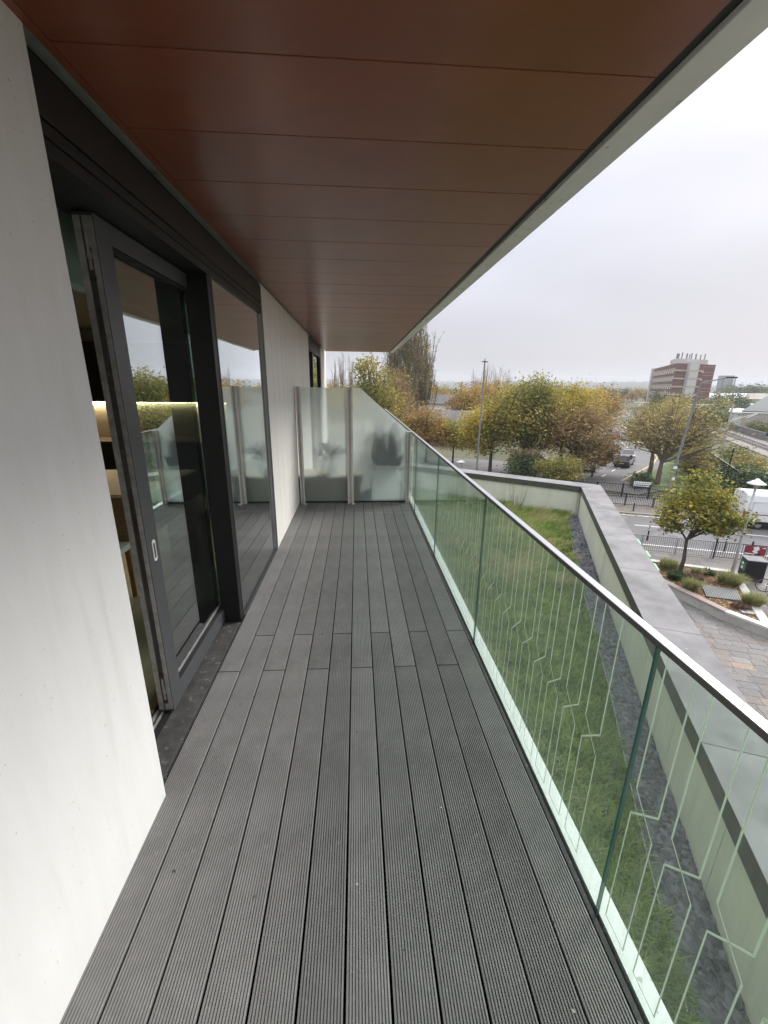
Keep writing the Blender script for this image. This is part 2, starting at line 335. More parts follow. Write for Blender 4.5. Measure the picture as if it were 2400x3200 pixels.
def board(y0, y1):
    wd = BW - .0092; g = 13; pitch = wd/(g+.6); prof = [(0, -.022), (0, -.001)]
    x = pitch*.55
    for i in range(g):
        prof += [(x, 0), (x+.0008, -.0042), (x+.0042, -.0042), (x+.005, 0)]; x += pitch
    prof += [(wd, -.001), (wd, -.022)]
    b = MB(); n = len(prof)
    vs = [(p[0], y0, p[1]) for p in prof] + [(p[0], y1, p[1]) for p in prof]
    fs = [(i, i+1, n+i+1, n+i) for i in range(n-1)] + [tuple(range(n)), tuple(range(2*n-1, n-1, -1))]
    b.add(vs, fs); return b.mesh('deck_board', M['deck'])
deck = struct('deck')
mA, mB_, mC, mD, mE = board(-1.6, 2.293), board(2.302, 5.787), board(-1.6, 2.686), board(2.696, 5.787), board(5.796, 6.9)
mF = board(6.904, 12.4)
for i in range(-1, 11):
    x = BX0 + BW*i + .0046
    for me in ((mA, mB_) if i % 2 else (mC, mD)): inst(me, 'deck_board', deck, (x, 0, 0))
    inst(mE, 'deck_board', deck, (x, 0, 0)); inst(mF, 'deck_board', deck, (x, 0, 0))
MB().box(BX0+BW*11+.003, .8135, -1.6, 12.4, -.03, -.004).build('edge_trim', M['trim'], deck)
MB().box(-.9, .83, -1.7, 12.5, -.30, -.06).build('deck_subfloor', M['black'], deck)  # coloured black so the gaps between boards read as deep shade

# ---- left-hand wall, near piece
wl = MB().box(-1.35, -.86, -2.2, 1.467, -.04, 2.652).build('wall', M['white_render'], None, bevel=.004); wl['kind'] = 'structure'
# ---- grooved white wall beyond the window
wg = struct('wall')
gx = 4.385; edges = [4.425]
while edges[-1] < 8.2: edges.append(edges[-1] + .305)
edges[-1] = 8.37
MB().box(-1.30, -.893, 4.386, 8.375, -.04, 2.652).build('wall_core', M['white_clad'], wg)
MB().box(-.9, -.882, 4.386, 4.421, 0.004, 2.645).build('edge_trim', M['fascia'], wg)
for a, b in zip(edges[:-1], edges[1:]):
    MB().box(-.8925, -.884, a+.003, b-.003, 0.006, 2.646).build('cladding_board', M['white_clad'], wg, bevel=.002)
we = MB().box(-1.3, -.884, 11.1, 12.92, -.04, 2.66).build('wall', M['white_clad']); we['kind'] = 'structure'
# ---- far dark window of the next flat
fwn = thing('window', 'dark framed window of the next flat beyond the frosted screen', 'window', (-.9, 9.7, 0))
def P(b, name, mt, par, **k):
    """build in world coordinates under a parent that stands elsewhere"""
    o = b.build(name, mt, None, **k); o.parent = par; o.matrix_parent_inverse = Matrix.Translation(par.location).inverted() if not par.rotation_euler.z else (Matrix.Translation(par.location) @ Matrix.Rotation(par.rotation_euler.z, 4, 'Z')).inverted()
    return o
P(MB().box(-1.1, -.895, 8.38, 11.09, 2.38, 2.64), 'header', M['dark_alu'], fwn)
P(MB().box(-1.0, -.90, 9.17, 9.26, 0.0, 2.378).box(-1.0, -.9, 8.38, 8.44, 0, 2.378).box(-1.0, -.9, 11.02, 11.09, 0, 2.378), 'frame', M['dark_alu'], fwn)
P(MB().box(-.952, -.94, 8.44, 9.17, .02, 2.376), 'glass_pane', M['glass2'], fwn)
P(MB().box(-.952, -.94, 9.26, 11.02, .02, 2.376), 'glass_pane', M['glass2'], fwn)
P(MB().box(-1.4, -1.2, 8.3, 11.1, 0, 2.6), 'unlit_backing', M['black'], fwn)  # black sheet standing in for the unlit room behind the panes
# ---- soffit
ceil = struct('ceiling')
yj = [1.519+.401*i for i in range(-10, 29)]; yj = [y for y in yj if y < 12.4] + [12.46]
for a, b in zip(yj[:-1], yj[1:]):
    MB().box(-.828, .903, a+.0022, b-.0022, 2.640+rng.uniform(-.0006, .0006), 2.665).build('ceiling_panel', M['soffit'], ceil, bevel=.0015)
MB().box(-.848, .93, yj[0], 12.45, 2.668, 2.70).build('ceiling_void', M['black'], ceil)
MB().box(-.86, -.832, 4.40, 12.45, 2.6415, 2.666).build('edge_trim', M['soffit'], ceil)
MB().box(-.86, -.832, yj[0], 4.395, 2.6425, 2.666).build('edge_trim', M['soffit'], ceil)
MB().box(.906, .937, yj[0], 12.44, 2.646, 2.667).build('edge_trim', M['dark_alu'], ceil)
fj = [-2.5, 2.47, 5.2, 8.1, 12.5]
for a, b in zip(fj[:-1], fj[1:]):
    MB().box(.94, 1.05, a+.002, b-.002, 2.628, 3.05).build('fascia_board', M['fascia'], ceil, bevel=.004)
up_ = MB().box(-8, .938, -2.6, 12.46, 2.702, 3.04).build('roof_slab', M['fascia']); up_['kind'] = 'structure'
# ---- sliding door set
ds = thing('door_surround', 'charcoal aluminium door surround with deep header, post and stained sill', 'door frame', (-.95, 2.2, 0))
P(MB().box(-1.14, -.887, 1.47, 4.383, 2.474, 2.618), 'header', M['dark_alu'], ds, bevel=.002)
P(MB().box(-1.14, -.893, 1.47, 4.380, 2.432, 2.470).box(-1.14, -.897, 1.47, 4.380, 2.387, 2.428), 'head_rail', M['dark_alu'], ds, bevel=.0015)
P(MB().box(-1.06, -.90, 1.47, 4.378, 2.619, 2.6385), 'shadow_gap', M['black'], ds)
P(MB().box(-1.042, -.902, 2.893, 2.962, -.002, 2.386), 'post', M['dark_alu'], ds, bevel=.002)
P(MB().box(-.94, -.899, 2.965, 2.983, -.002, 2.386).box(-.94, -.905, 2.986, 2.996, -.002, 2.386), 'post_bead', M['grey_alu'], ds)
P(MB().box(-1.045, -.908, 1.47, 2.892, -.03, -.004), 'sill', M['sill'], ds, bevel=.003)
P(MB().box(-.907, -.897, 1.47, 2.892, -.06, -.008), 'sill_nosing', M['trim'], ds)
P(MB().box(-1.066, -1.048, 1.47, 2.89, -.03, .012), 'track_face', M['black'], ds)
P(MB().box(-1.082, -1.076, 1.47, 1.953, -.01, .022).box(-1.112, -1.100, 1.47, 1.953, -.01, .026).box(-1.15, -1.128, 1.47, 1.953, -.01, .03), 'track_rail', M['alu_bare'], ds)
P(MB().box(-1.16, -1.05, 1.47, 4.38, 2.36, 2.40), 'inner_head', M['dark_alu'], ds) if False else None
sl = thing('sliding_door', 'grey framed sliding glass door standing partly open', 'door', (-1.06, 2.5, 0))
P(MB().box(-1.098, -1.02, 1.956, 2.07, .014, 2.383).box(-1.098, -1.0215, 2.071, 3.25, 2.300, 2.382).box(-1.098, -1.0215, 2.071, 3.25, .014, .112).box(-1.098, -1.0215, 3.251, 3.34, .014, 2.383), 'frame', M['grey_alu'], sl, bevel=.002)
P(MB().box(-1.066, -1.058, 2.066, 3.255, .108, 2.304), 'glass_pane', M['glass'], sl)
P(MB().box(-1.0575, -1.034, 2.072, 3.248, .113, .122).box(-1.0575, -1.034, 2.072, 3.248, 2.285, 2.2985).box(-1.0575, -1.036, 2.072, 2.079, .123, 2.284), 'glazing_gasket', M['black'], sl)
b = MB().box(-1.0575, -1.0545, 2.08, 3.24, .124, .142); P(b, 'glass_spacer', M['alu_bare'], sl)
P(MB().box(-1.062, -1.024, 1.9528, 1.9555, .03, 2.37), 'edge_plate', M['alu_bare'], sl)
P(MB().box(-1.096, -1.070, 1.9526, 1.9556, .03, 2.37), 'edge_plate', M['alu_bare'], sl)
P(MB().box(-1.0615, -1.044, 1.951, 1.9527, .07, 2.26), 'lock_channel', M['sill'], sl)
lg = MB().box(-1.060, -1.046, 1.947, 1.951, .84, 1.16).box(-1.057, -1.049, 1.946, 1.951, .76, .84).box(-1.057, -1.049, 1.946, 1.951, 1.16, 1.24)
for z in (.62, 1.5, 2.02): lg.box(-1.058, -1.05, 1.948, 1.951, z, z+.02)
P(lg, 'lock_gear', M['lock_dark'], sl)
for z in (.10, 2.18):
    P(MB().box(-1.058, -1.048, 1.945, 1.951, z, z+.13).box(-1.062, -1.044, 1.947, 1.951, z+.04, z+.06), 'bolt', M['alu_bare'], sl)
    P(MB().tube([(-1.053, 1.9505, z-.03 if z > 1 else z+.16), (-1.053, 1.944, z-.03 if z > 1 else z+.16)], .012, 12), 'screw', M['lock_dark'], sl)
hp = []
for t in range(24):
    q = 2*math.pi*t/24; hp.append((2.018+.0165*math.cos(q), .945+(.040 if math.sin(q) >= 0 else -.040)+.0165*math.sin(q)))
hb = MB(); n = len(hp); inner = [(2.018+(p[0]-2.018)*.55, .945+(p[1]-.945)*.74) for p in hp]
hb.add([(-1.018, p[0], p[1]) for p in hp] + [(-1.018, p[0], p[1]) for p in inner] + [(-1.0203, p[0], p[1]) for p in hp], [(i, (i+1) % n, n+(i+1) % n, n+i) for i in range(n)] + [(2*n+i, 2*n+(i+1) % n, (i+1) % n, i) for i in range(n)])
hd = P(hb, 'flush_handle', M['handle'], sl)
fg = thing('window', 'tall fixed window pane beside the sliding door, reflecting the frosted screen', 'window', (-.91, 3.7, 0))
P(MB().box(-.921, -.912, 2.998, 4.372, .012, 2.384), 'glass_pane', M['glass2'], fg)
P(MB().box(-.94, -.9225, 4.255, 4.38, .012, 2.384).box(-.95, -.905, 2.99, 4.38, -.02, .010), 'frame', M['black'], fg)
P(MB().box(-.9265, -.9225, 4.225, 4.253, .03, 2.36), 'glass_spacer', M['alu_bare'], fg)
P(MB().box(-.904, -.8955, 2.99, 4.38, -.02, .004), 'bottom_bead', M['grey_alu'], fg)

# ---- kitchen and dining room behind the door
rm = struct('room')
MB().box(-6.3, -1.16, .4, 7.06, -.06, -.022).build('floor', M['oakfloor'], rm)
MB().box(-6.3, -1.16, .4, 7.06, 2.50, 2.56).build('room_ceiling', M['int_white'], rm)
MB().box(-6.3, -1.16, 7.0, 7.06, -.02, 2.499).build('back_wall', M['int_white'], rm)
MB().box(-6.36, -6.301, .4, 7.06, -.02, 2.499).build('side_wall', M['int_white'], rm)
MB().box(-6.3, -1.36, .33, .399, -.02, 2.499).build('near_wall', M['int_white'], rm)
MB().box(-1.30, -1.161, 4.39, 7.06, -.02, 2.499).build('window_wall', M['int_white'], rm)
ku = thing('kitchen_unit', 'dark fitted kitchen with lit splashback along the back wall indoors', 'kitchen', (-3.4, 6.7, 0))
P(MB().box(-4.6, -1.7, 6.42, 6.99, 0, .88), 'base_cabinet', M['kitchen'], ku)
P(MB().box(-4.6, -1.68, 6.38, 6.99, .882, .92), 'worktop', M['worktop'], ku)
P(MB().box(-3.35, -1.7, 6.64, 6.99, 1.47, 2.3).box(-4.6, -3.353, 6.64, 6.99, 1.47, 2.3), 'wall_cabinet', M['kitchen'], ku)
P(MB().box(-4.6, -1.7, 6.985, 6.996, .922, 1.468), 'splashback', M['splash'], ku)
P(MB().box(-4.5, -1.72, 6.94, 6.975, 1.452, 1.468), 'light_strip', M['led'], ku)
P(MB().box(-3.0, -2.2, 6.45, 6.8, .921, .926), 'hob', M['black'], ku)
for x, h, l in ((-3.52, .22, 'taller red capped bottle on the kitchen worktop'), (-3.66, .17, 'short red bottle on the kitchen worktop beside the taller one')):
    bt = thing('bottle', l, 'bottle', (x, 6.6, .92), group='red bottles on the worktop')
    MB().lathe([(.038, 0), (.038, h*.55), (.02, h*.75), (.014, h)], (0, 0, 0), 12).build('body', M['p_red'], bt)
    MB().lathe([(.016, h), (.016, h+.03), (.008, h+.07)], (0, 0, 0), 10).build('cap', M['black'], bt)
    MB().lathe([(.0385, h*.15), (.0385, h*.4)], (0, 0, 0), 12).build('label_band', M['int_white'], bt)
tb = thing('table', 'oak dining table seen through the open door', 'table', (-2.5, 4.5, -.02))
P(MB().box(-3.3, -1.93, 3.87, 5.1, .70, .755), 'tabletop', M['wood'], tb, bevel=.004)
for x in (-3.22, -2.01):
    for y in (3.95, 5.02): P(MB().box(x-.035, x+.035, y-.035, y+.035, -.02, .699), 'leg', M['wood'], tb)
bn = thing('bench', 'oak bench standing beside the dining table indoors', 'bench', (-1.75, 4.5, -.02))
P(MB().box(-1.92, -1.6, 4.05, 5.05, .42, .46), 'seat', M['wood'], bn)
for y in (4.1, 5.0): P(MB().box(-1.9, -1.62, y-.02, y+.02, -.02, .419), 'leg', M['wood'], bn)
ch = thing('chair', 'oak dining chair with white seat behind the door edge', 'chair', (-2.1, 3.2, -.02))
P(MB().box(-2.3, -1.88, 3.0, 3.42, .43, .48), 'seat', M['handle'], ch, bevel=.01)
for x in (-2.27, -1.92):
    for y in (3.04, 3.38): P(MB().box(x-.02, x+.02, y-.02, y+.02, -.02, .429), 'leg', M['wood'], ch)
P(MB().box(-2.29, -1.9, 3.39, 3.42, .481, .86), 'backrest', M['wood'], ch)
rb = thing('roller_blind', 'pale roller blind drawn a little way down inside the glass door', 'blind', (-1.22, 2.6, 2.4))
P(MB().box(-1.225, -1.22, 1.5, 4.3, 2.16, 2.44), 'fabric', M['blind'], rb)
P(MB().box(-1.232, -1.213, 1.5, 4.3, 2.135, 2.159), 'bottom_bar', M['int_white'], rb)
P(MB().tube([(-1.235, 1.5, 2.455), (-1.235, 4.3, 2.455)], .024, 10), 'roller', M['int_white'], rb)

# ---- frosted privacy screen
def frosted():
    mt, nt, b = nmat('frosted_glass'); nt.nodes.remove(b)
    rf = nt.nodes.new('ShaderNodeBsdfRefraction'); rf.inputs['IOR'].default_value = 1.04; rf.inputs['Roughness'].default_value = .36; rf.inputs[0].default_value = (.94, 1, .99, 1)
    tr = nt.nodes.new('ShaderNodeBsdfTranslucent'); tr.inputs[0].default_value = (.90, .97, .95, 1)
    df = nt.nodes.new('ShaderNodeBsdfDiffuse'); df.inputs[0].default_value = (.84, .93, .91, 1)
    m1 = nt.nodes.new('ShaderNodeMixShader'); m1.inputs[0].default_value = .52; nt.links.new(rf.outputs[0], m1.inputs[1]); nt.links.new(tr.outputs[0], m1.inputs[2])
    m2 = nt.nodes.new('ShaderNodeMixShader'); m2.inputs[0].default_value = .22; nt.links.new(m1.outputs[0], m2.inputs[1]); nt.links.new(df.outputs[0], m2.inputs[2])
    nt.links.new(m2.outputs[0], nt.nodes['Material Output'].inputs[0]); return mt
M['frost'] = frosted()
ps = thing('privacy_screen', 'frosted glass privacy screen with sloping corner between the balconies', 'screen', (0, 6.25, 0))
b = MB().box(-.808, -.14, 6.262, 6.274, .03, 1.712); b.mi = [1, 1, 0, 1, 1, 1]
M['clear'] = glassmat('clear_glass', (.97, .99, .985), 1.45)
P(b, 'glass_pane', [M['frost'], M['clear']], ps)
b = MB(); pts = [(-.066, .03), (.752, .03), (.752, 1.105), (.049, 1.712), (-.066, 1.712)]; n = 5
b.add([(x, 6.262, z) for x, z in pts] + [(x, 6.274, z) for x, z in pts], [tuple(range(n)), tuple(range(2*n-1, n-1, -1))] + [(i, n+i, n+(i+1) % n, (i+1) % n) for i in range(n)])
b.mi = [0] + [1]*(len(b.f)-1); P(b, 'glass_pane', [M['frost'], M['clear']], ps)
def post(x0, x1, zt):
    wd = x1-x0; b = MB().box(x0, x0+wd*.30, 6.20, 6.279, 0.0, zt).box(x1-wd*.30, x1, 6.20, 6.279, 0.0, zt).box(x0+wd*.301, x1-wd*.301, 6.225, 6.277, 0.0, zt-.004)
    P(b, 'post', M['post'], ps)
post(-.862, -.80, 1.722); post(-.148, -.058, 1.722); post(.745, .795, 1.10)
for x, s in ((-.79, 1), (-.05, -1)): P(MB().box(x-.03, x+.02, 6.16, 6.2, .001, .012), 'foot_plate', M['post'], ps)
P(MB().box(-.79, .745, 6.2745, 6.2785, .002, .05), 'bottom_channel', M['trim'], ps)

# ---- glass balustrade
bal = thing('balustrade', 'etched green glass balustrade with steel handrail along the deck', 'railing', (.84, 3, 0))
def rail(y0, y1):
    P(MB().box(.8065, .8335, y0, y1, 1.097, 1.1005), 'handrail', M['steel'], bal)
    P(MB().box(.8075, .8135, y0, y1, 1.0785, 1.0968).box(.8285, .8325, y0, y1, 1.0785, 1.0968), 'handrail_channel', M['steel_dark'], bal)
rail(-1.6, 6.22); rail(6.224, 12.4)
gj = [-2.264, -.663, .939, 2.541, 4.143, 5.745, 7.347, 8.949, 10.551, 12.153]
M['etch'] = mat('etched_line', (.68, .72, .64), .8)
_nt = M['etch'].node_tree; _tr = _nt.nodes.new('ShaderNodeBsdfTranslucent'); _tr.inputs[0].default_value = (.72, .78, .68, 1); _mx = _nt.nodes.new('ShaderNodeMixShader'); _mx.inputs[0].default_value = .55
_nt.links.new(_nt.nodes['Principled BSDF'].outputs[0], _mx.inputs[1]); _nt.links.new(_tr.outputs[0], _mx.inputs[2]); _nt.links.new(_mx.outputs[0], _nt.nodes['Material Output'].inputs[0])
GX0, GX1 = .8175, .828
for a, b_ in zip(gj[:-1], gj[1:]):
    b = MB().box(GX0, GX1, a+.004, b_-.004, -.05, 1.094); b.mi[2] = 1; b.mi[4] = 1
    gp = P(b, 'glass_pane', [M['bal_glass'], M['glass_edge']], bal)
    # etched pattern on the outer face, drawn as thin strips
    e_ = MB(); X = GX1 + .0006
    def strip(y0, z0, y1, z1, wd):
        d = Vector((y1-y0, z1-z0)); nrm = Vector((-d.y, d.x)).normalized()*wd*.42
        q = [(y0+nrm.x, z0+nrm.y), (y0-nrm.x, z0-nrm.y), (y1-nrm.x, z1-nrm.y), (y1+nrm.x, z1+nrm.y)]
        e_.add([(X, *p) for p in q] + [(X+.0006, *p) for p in q], [(0, 1, 2, 3), (7, 6, 5, 4)])
    k0 = int(math.floor((a-1.250)/.146))-1
    for kk in range(k0, k0+15):
        y0 = 1.2506+.146*kk; y1 = y0+.0942
        if y0 < a+.02 or y1 > b_-.02: continue
        strip(y0, .602, y0, 1.0785, .0055); strip(y1, .602, y1, 1.0785, .0055)
        strip(y0, .507, y0, .042, .0048); strip(y1, .507, y1, .042, .0048)
        strip(y1, .505, y0, .602, .0068); strip(y1, .602, y0, .507, .0032)
        strip(y0-.002, .041, y1+.002, .041, .0045)
    if e_.v: o = P(e_, 'etched_pattern', M['etch'], gp) if False else e_.build('etched_pattern', M['etch'], gp); o.matrix_parent_inverse = Matrix.Identity(4)
for y in gj[1:-1]:
    P(MB().tube([(.8275, y, 1.02), (.824, y, 1.02)], .008, 8), 'joint_bead', M['glass_edge'], bal) if False else None
lb = MB().box(.829, .897, -1.7, 12.5, -.04, -.002).build('ledge_flashing', M['flash']); lb['kind'] = 'structure'

# ---- things on the next balcony, seen through the frosted glass
tr_ = thing('planter', 'dark trough planter with two conifers behind the frosted glass', 'planter', (.45, 6.5, .62))
M['dkgreen'] = mat('conifer', (.006, .022, .012), .8, var=.3, scale=20); M['troughm'] = mat('dark_trough', (.02, .035, .045), .5); M['tealpot'] = mat('teal_pot', (.03, .09, .10), .4); M['wicker'] = mat('wicker', (.24, .20, .085), .8, var=.35, scale=30)
b = MB().prism([(.20, 6.286), (.72, 6.286), (.72, 6.48), (.20, 6.48)], .58, .75); b.v = [((x-.46)*(.86 if z < .65 else 1)+.46, y, z) for x, y, z in b.v]; P(b, 'trough', M['troughm'], tr_)
def conifer(cx, h):
    n = 1500; z = rng.random(n)**1.0*h; rr = .105*(1-z/h)**.5*np.sqrt(rng.random(n))+.01; q = rng.random(n)*6.28
    c = np.stack([cx+rr*np.cos(q), np.maximum(6.365+rr*np.sin(q), 6.288), .75+z], 1); d = rng.normal(size=(n, 3)); d /= np.linalg.norm(d, axis=1)[:, None]; u = rng.normal(size=(n, 3)); u = np.cross(d, u); u /= np.linalg.norm(u, axis=1)[:, None]
    V = np.stack([c-d*.02-u*.008, c-d*.02+u*.008, c+d*.025+u*.008, c+d*.025-u*.008], 1).reshape(-1, 3)
    o = put(npmesh('conifer', V, np.arange(4*n).reshape(-1, 4), M['dkgreen']), 'conifer'); o.parent = tr_; o.matrix_parent_inverse = Matrix.Translation(tr_.location).inverted()
conifer(.34, .42); conifer(.57, .45)
st = thing('plant_stand', 'thin metal plant stand holding the trough behind the frosted glass', 'stand', (.45, 6.42, 0))
b = MB()
for x in (.235, .715):
    for y in (6.285, 6.50): b.tube([(x, y, .002), (x, y, .575)], .009, 6)
b.tube([(.14, 6.285, .57), (.72, 6.285, .57)], .008, 6).tube([(.14, 6.285, .53), (.72, 6.285, .53)], .008, 6).tube([(.235, 6.50, .570), (.715, 6.50, .570)], .008, 6).tube([(.235, 6.285, .57), (.235, 6.50, .57)], .008, 6).tube([(.715, 6.285, .57), (.715, 6.50, .57)], .008, 6)
P(b, 'frame', M['post'], st)
sb = thing('storage_box', 'olive wicker storage box behind the left frosted pane', 'storage box', (-.45, 6.75, 0))
P(MB().box(-.86, .08, 6.284, 6.80, .0, .40), 'body', M['wicker'], sb, bevel=.01); P(MB().box(-.865, .09, 6.282, 6.81, .402, .43), 'lid', M['wicker'], sb, bevel=.006)
pt = thing('flower_pot', 'small teal pot on the next balcony floor behind the frosted glass', 'plant pot', (.21, 6.6, 0))
P(MB().lathe([(.08, 0), (.10, .2), (.105, .2), (.105, .23), (.09, .23)], (.19, 6.395, 0), 16), 'pot', M['tealpot'], pt)
yp = thing('spiky_plant', 'spiky leaved plant in a blue grey vase on the wicker box', 'plant', (-.39, 6.62, .475))
P(MB().lathe([(.05, .476), (.085, .54), (.06, .66), (.05, .67)], (-.39, 6.375, -.045), 14), 'vase', M['tealpot'], yp)
b = MB()
for i in range(22):
    q = i*2.399; el = .25+.9*((i*7) % 11)/11; ln = .26+.08*((i*5) % 7)/7
    d = Vector((math.cos(q)*math.cos(el), .10*math.sin(q)*math.cos(el), math.sin(el))); c0 = Vector((-.39, 6.325, .74)); sd_ = d.cross(Vector((0, 1, .2))).normalized()*.026
    c1 = c0+d*ln*.55; c2 = c0+d*ln-Vector((0, 0, .05*math.cos(el)))
    b.add([c0-sd_*.5, c0+sd_*.5, c1+sd_, c1-sd_, c2], [(0, 1, 2, 3), (3, 2, 4)])
b.tube([(-.39, 6.375, .61), (-.39, 6.325, .75)], .014, 6)
P(b, 'foliage', M['dkgreen'], yp)
# small droppings and crumbs on the boards
n_ = 120; dx_ = rng.uniform(-.72, .78, n_); dy_ = rng.uniform(.6, 6.1, n_); ds_ = rng.uniform(.0015, .005, n_); da_ = rng.random(n_)*6.28
V = np.empty((n_, 5, 3))
for i in range(4): V[:, i] = np.stack([dx_+ds_*np.cos(da_+i*1.57)*(1+.7*(i % 2)), dy_+ds_*np.sin(da_+i*1.57)*1.3, np.full(n_, .0004)], 1)
V[:, 4] = np.stack([dx_, dy_, .0004+ds_*.5], 1)
F = (np.array([(0, 1, 4), (1, 2, 4), (2, 3, 4), (3, 0, 4)])[None] + (np.arange(n_)*5)[:, None, None]).reshape(-1, 3)
o = put(npmesh('deck_crumbs', V.reshape(-1, 3), F, rmat('crumbs', [(.04, .035, .03), (.07, .06, .05), (.12, .11, .10), (.55, .54, .5)], .8, scale=2, nscale_w=.1), np.repeat(rng.random(n_), 5)), 'deck_crumbs'); o['kind'] = 'stuff'
# ================================================================== green roof below the deck
ZR, ZC = -1.897, -0.997                       # roof level, coping top
CI = Vector((6.465, 11.388)); D1 = Vector((.385, .923)).normalized(); D2 = Vector((-.81, .586)).normalized()
N1 = Vector((D1.y, -D1.x)); N2 = Vector((D2.y, -D2.x))           # pointing outwards
if N2.dot(Vector((1, 1))) < 0: N2 = -N2
PW = .57
def meet(p, d, q, e):
    den = d.x*e.y - d.y*e.x; t = ((q.x-p.x)*e.y - (q.y-p.y)*e.x)/den; return p + d*t
CO = meet(CI + N1*PW, D1, CI + N2*PW, D2)     # outer corner of the coping
gr = MB().prism([(.86, -2.5), (1.0, -2.5), tuple(CI - D1*15 + N1*.2), tuple(CO), tuple(CI + D2*9 + N2*.2), (.86, 17)], -7.9, ZR-.03).build('green_roof', M['soil']); gr['kind'] = 'structure'
bw = MB().box(-8, .846, -2.6, 12.9, -7.9, -.31).build('building_base', M['parapet']); bw['kind'] = 'structure'
pw = thing('parapet_wall', 'cream panelled parapet with broad grey coping round the grass roof', 'wall', (CI.x, CI.y, ZR))
def quad(pts, z0, z1, name, mt, par, bevel=0, mi=None):
    a = sum((pts[i][0]*pts[(i+1) % len(pts)][1]-pts[(i+1) % len(pts)][0]*pts[i][1]) for i in range(len(pts)))
    if a < 0: pts = pts[::-1]
    return P(MB().prism([tuple(p) for p in pts], z0, z1), name, mt, par, bevel=bevel)
# inner panels and core along the two runs
def run(dirv_, nrm, breaks, outer_end, pan):
    for a, b in zip(breaks[:-1], breaks[1:]):
        p, q = CI + dirv_*(a+.004), CI + dirv_*(b-.004)
        quad([p+nrm*.03, q+nrm*.03, q+nrm*.06, p+nrm*.06], ZR+.005, ZC-.175, 'panel', M['parapet'], pw)
br1 = [-(.055+1.12*i) for i in range(13)][::-1]; br2 = [.055] + [1.9+1.35*i for i in range(6)]
run(D1, N1, br1, 0, 0); run(D2, N2, br2, 0, 0)
quad([CI+N1*.062+N2*.06, CI-D1*15+N1*.062, CI-D1*15+N1*.52, meet(CI+N1*.52, D1, CI+N2*.52, D2)], -7.9, ZC-.173, 'core', M['parapet'], pw)
quad([meet(CI+N1*.0, D1, CI+N2*.062, D2), CI+D2*9+N2*.062, CI+D2*9+N2*.52, meet(CI+N1*.519, D1, CI+N2*.519, D2)], -7.9, ZC-.174, 'core', M['parapet'], pw)
def coping(dirv_, nrm, breaks, c0=None):
    for a, b in zip(breaks[:-1], breaks[1:]):
        p, q = CI + dirv_*a, CI + dirv_*b
        sgn = 1 if b > a else -1
        pi, qi = p + dirv_*.002*sgn, q - dirv_*.002*sgn; po, qo = pi + nrm*PW, qi + nrm*PW
        if a == 0: po = CO + dirv_*.002*sgn
        pts = [pi, qi, qo, po]; ar = sum((pts[i][0]*pts[(i+1) % 4][1]-pts[(i+1) % 4][0]*pts[i][1]) for i in range(4))
        if ar < 0: pts = pts[::-1]
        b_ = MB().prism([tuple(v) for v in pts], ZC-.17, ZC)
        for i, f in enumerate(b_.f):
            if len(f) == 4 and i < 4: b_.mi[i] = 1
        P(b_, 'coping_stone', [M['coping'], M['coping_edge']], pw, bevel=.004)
coping(D1, N1, [0, -.50, -2.32, -4.14] + [-5.957-1.82*i for i in range(0, 6)])
coping(D2, N2, [0, 1.28, 3.1, 4.92, 6.74, 8.6])
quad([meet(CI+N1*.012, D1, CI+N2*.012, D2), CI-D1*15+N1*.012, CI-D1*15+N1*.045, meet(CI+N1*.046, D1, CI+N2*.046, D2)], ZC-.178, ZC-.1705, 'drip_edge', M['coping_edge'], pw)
# slate strip and edging
g0, g1, g2_ = Vector((6.177, 11.40)), Vector((3.156, 4.23)), Vector((1.55, .35))
edge_pts = [g0, Vector((4.772, 8.227)), g1, Vector((2.442, 2.592)), Vector((2.168, 1.927)), g2_]
b = MB()
for a, c in zip(edge_pts[:-1], edge_pts[1:]):
    d = (c-a).normalized(); n = Vector((-d.y, d.x))*.003; b.add([(*(a+n), ZR-.02), (*(a-n), ZR-.02), (*(c-n), ZR-.02), (*(c+n), ZR-.02), (*(a+n), ZR+.045), (*(a-n), ZR+.045), (*(c-n), ZR+.045), (*(c+n), ZR+.045)], [(4, 5, 6, 7), (0, 4, 7, 3), (1, 2, 6, 5)])
es = b.build('edging_strip', M['alu_bare']); tag(es, 'thin pale metal edging strip between roof grass and slate', 'edging')
def edge_x(y):
    for a, c in zip(edge_pts[:-1], edge_pts[1:]):
        if c.y <= y <= a.y: return c.x + (a.x-c.x)*(y-c.y)/(a.y-c.y)
    return edge_pts[0].x + (y-edge_pts[0].y)*.42 if y > edge_pts[0].y else edge_pts[-1].x + (y-edge_pts[-1].y)*.42
def wall_x(y): return CI.x + (y-CI.y)*D1.x/D1.y + .03
ns = 11000
ys = .2 + 11.2*rng.random(ns)**1.25; xs = np.array([edge_x(y) + .02 + (wall_x(y)-edge_x(y)-.03)*u for y, u in zip(ys, rng.random(ns))])
ang = rng.random(ns)*6.28; tl = rng.normal(0, .28, (ns, 2)); sz = rng.uniform(.014, .044, ns)
base = np.array([(-1, -.6, 0), (.2, -.75, 0), (1, -.2, 0), (.75, .6, 0), (-.35, .7, 0), (-.6, -.2, .34), (.3, -.4, .36), (.55, .2, .34), (-.1, .4, .36)])
V = base[None]*sz[:, None, None]*np.array([1.25, .9, .8])
ca, sa = np.cos(ang), np.sin(ang)
X = V[..., 0]*ca[:, None]-V[..., 1]*sa[:, None]; Y = V[..., 0]*sa[:, None]+V[..., 1]*ca[:, None]; Z = V[..., 2] + X*tl[:, :1] + Y*tl[:, 1:]
V = np.stack([X+xs[:, None], Y+ys[:, None], Z+ZR+rng.uniform(.0, .028, ns)[:, None]], 2)
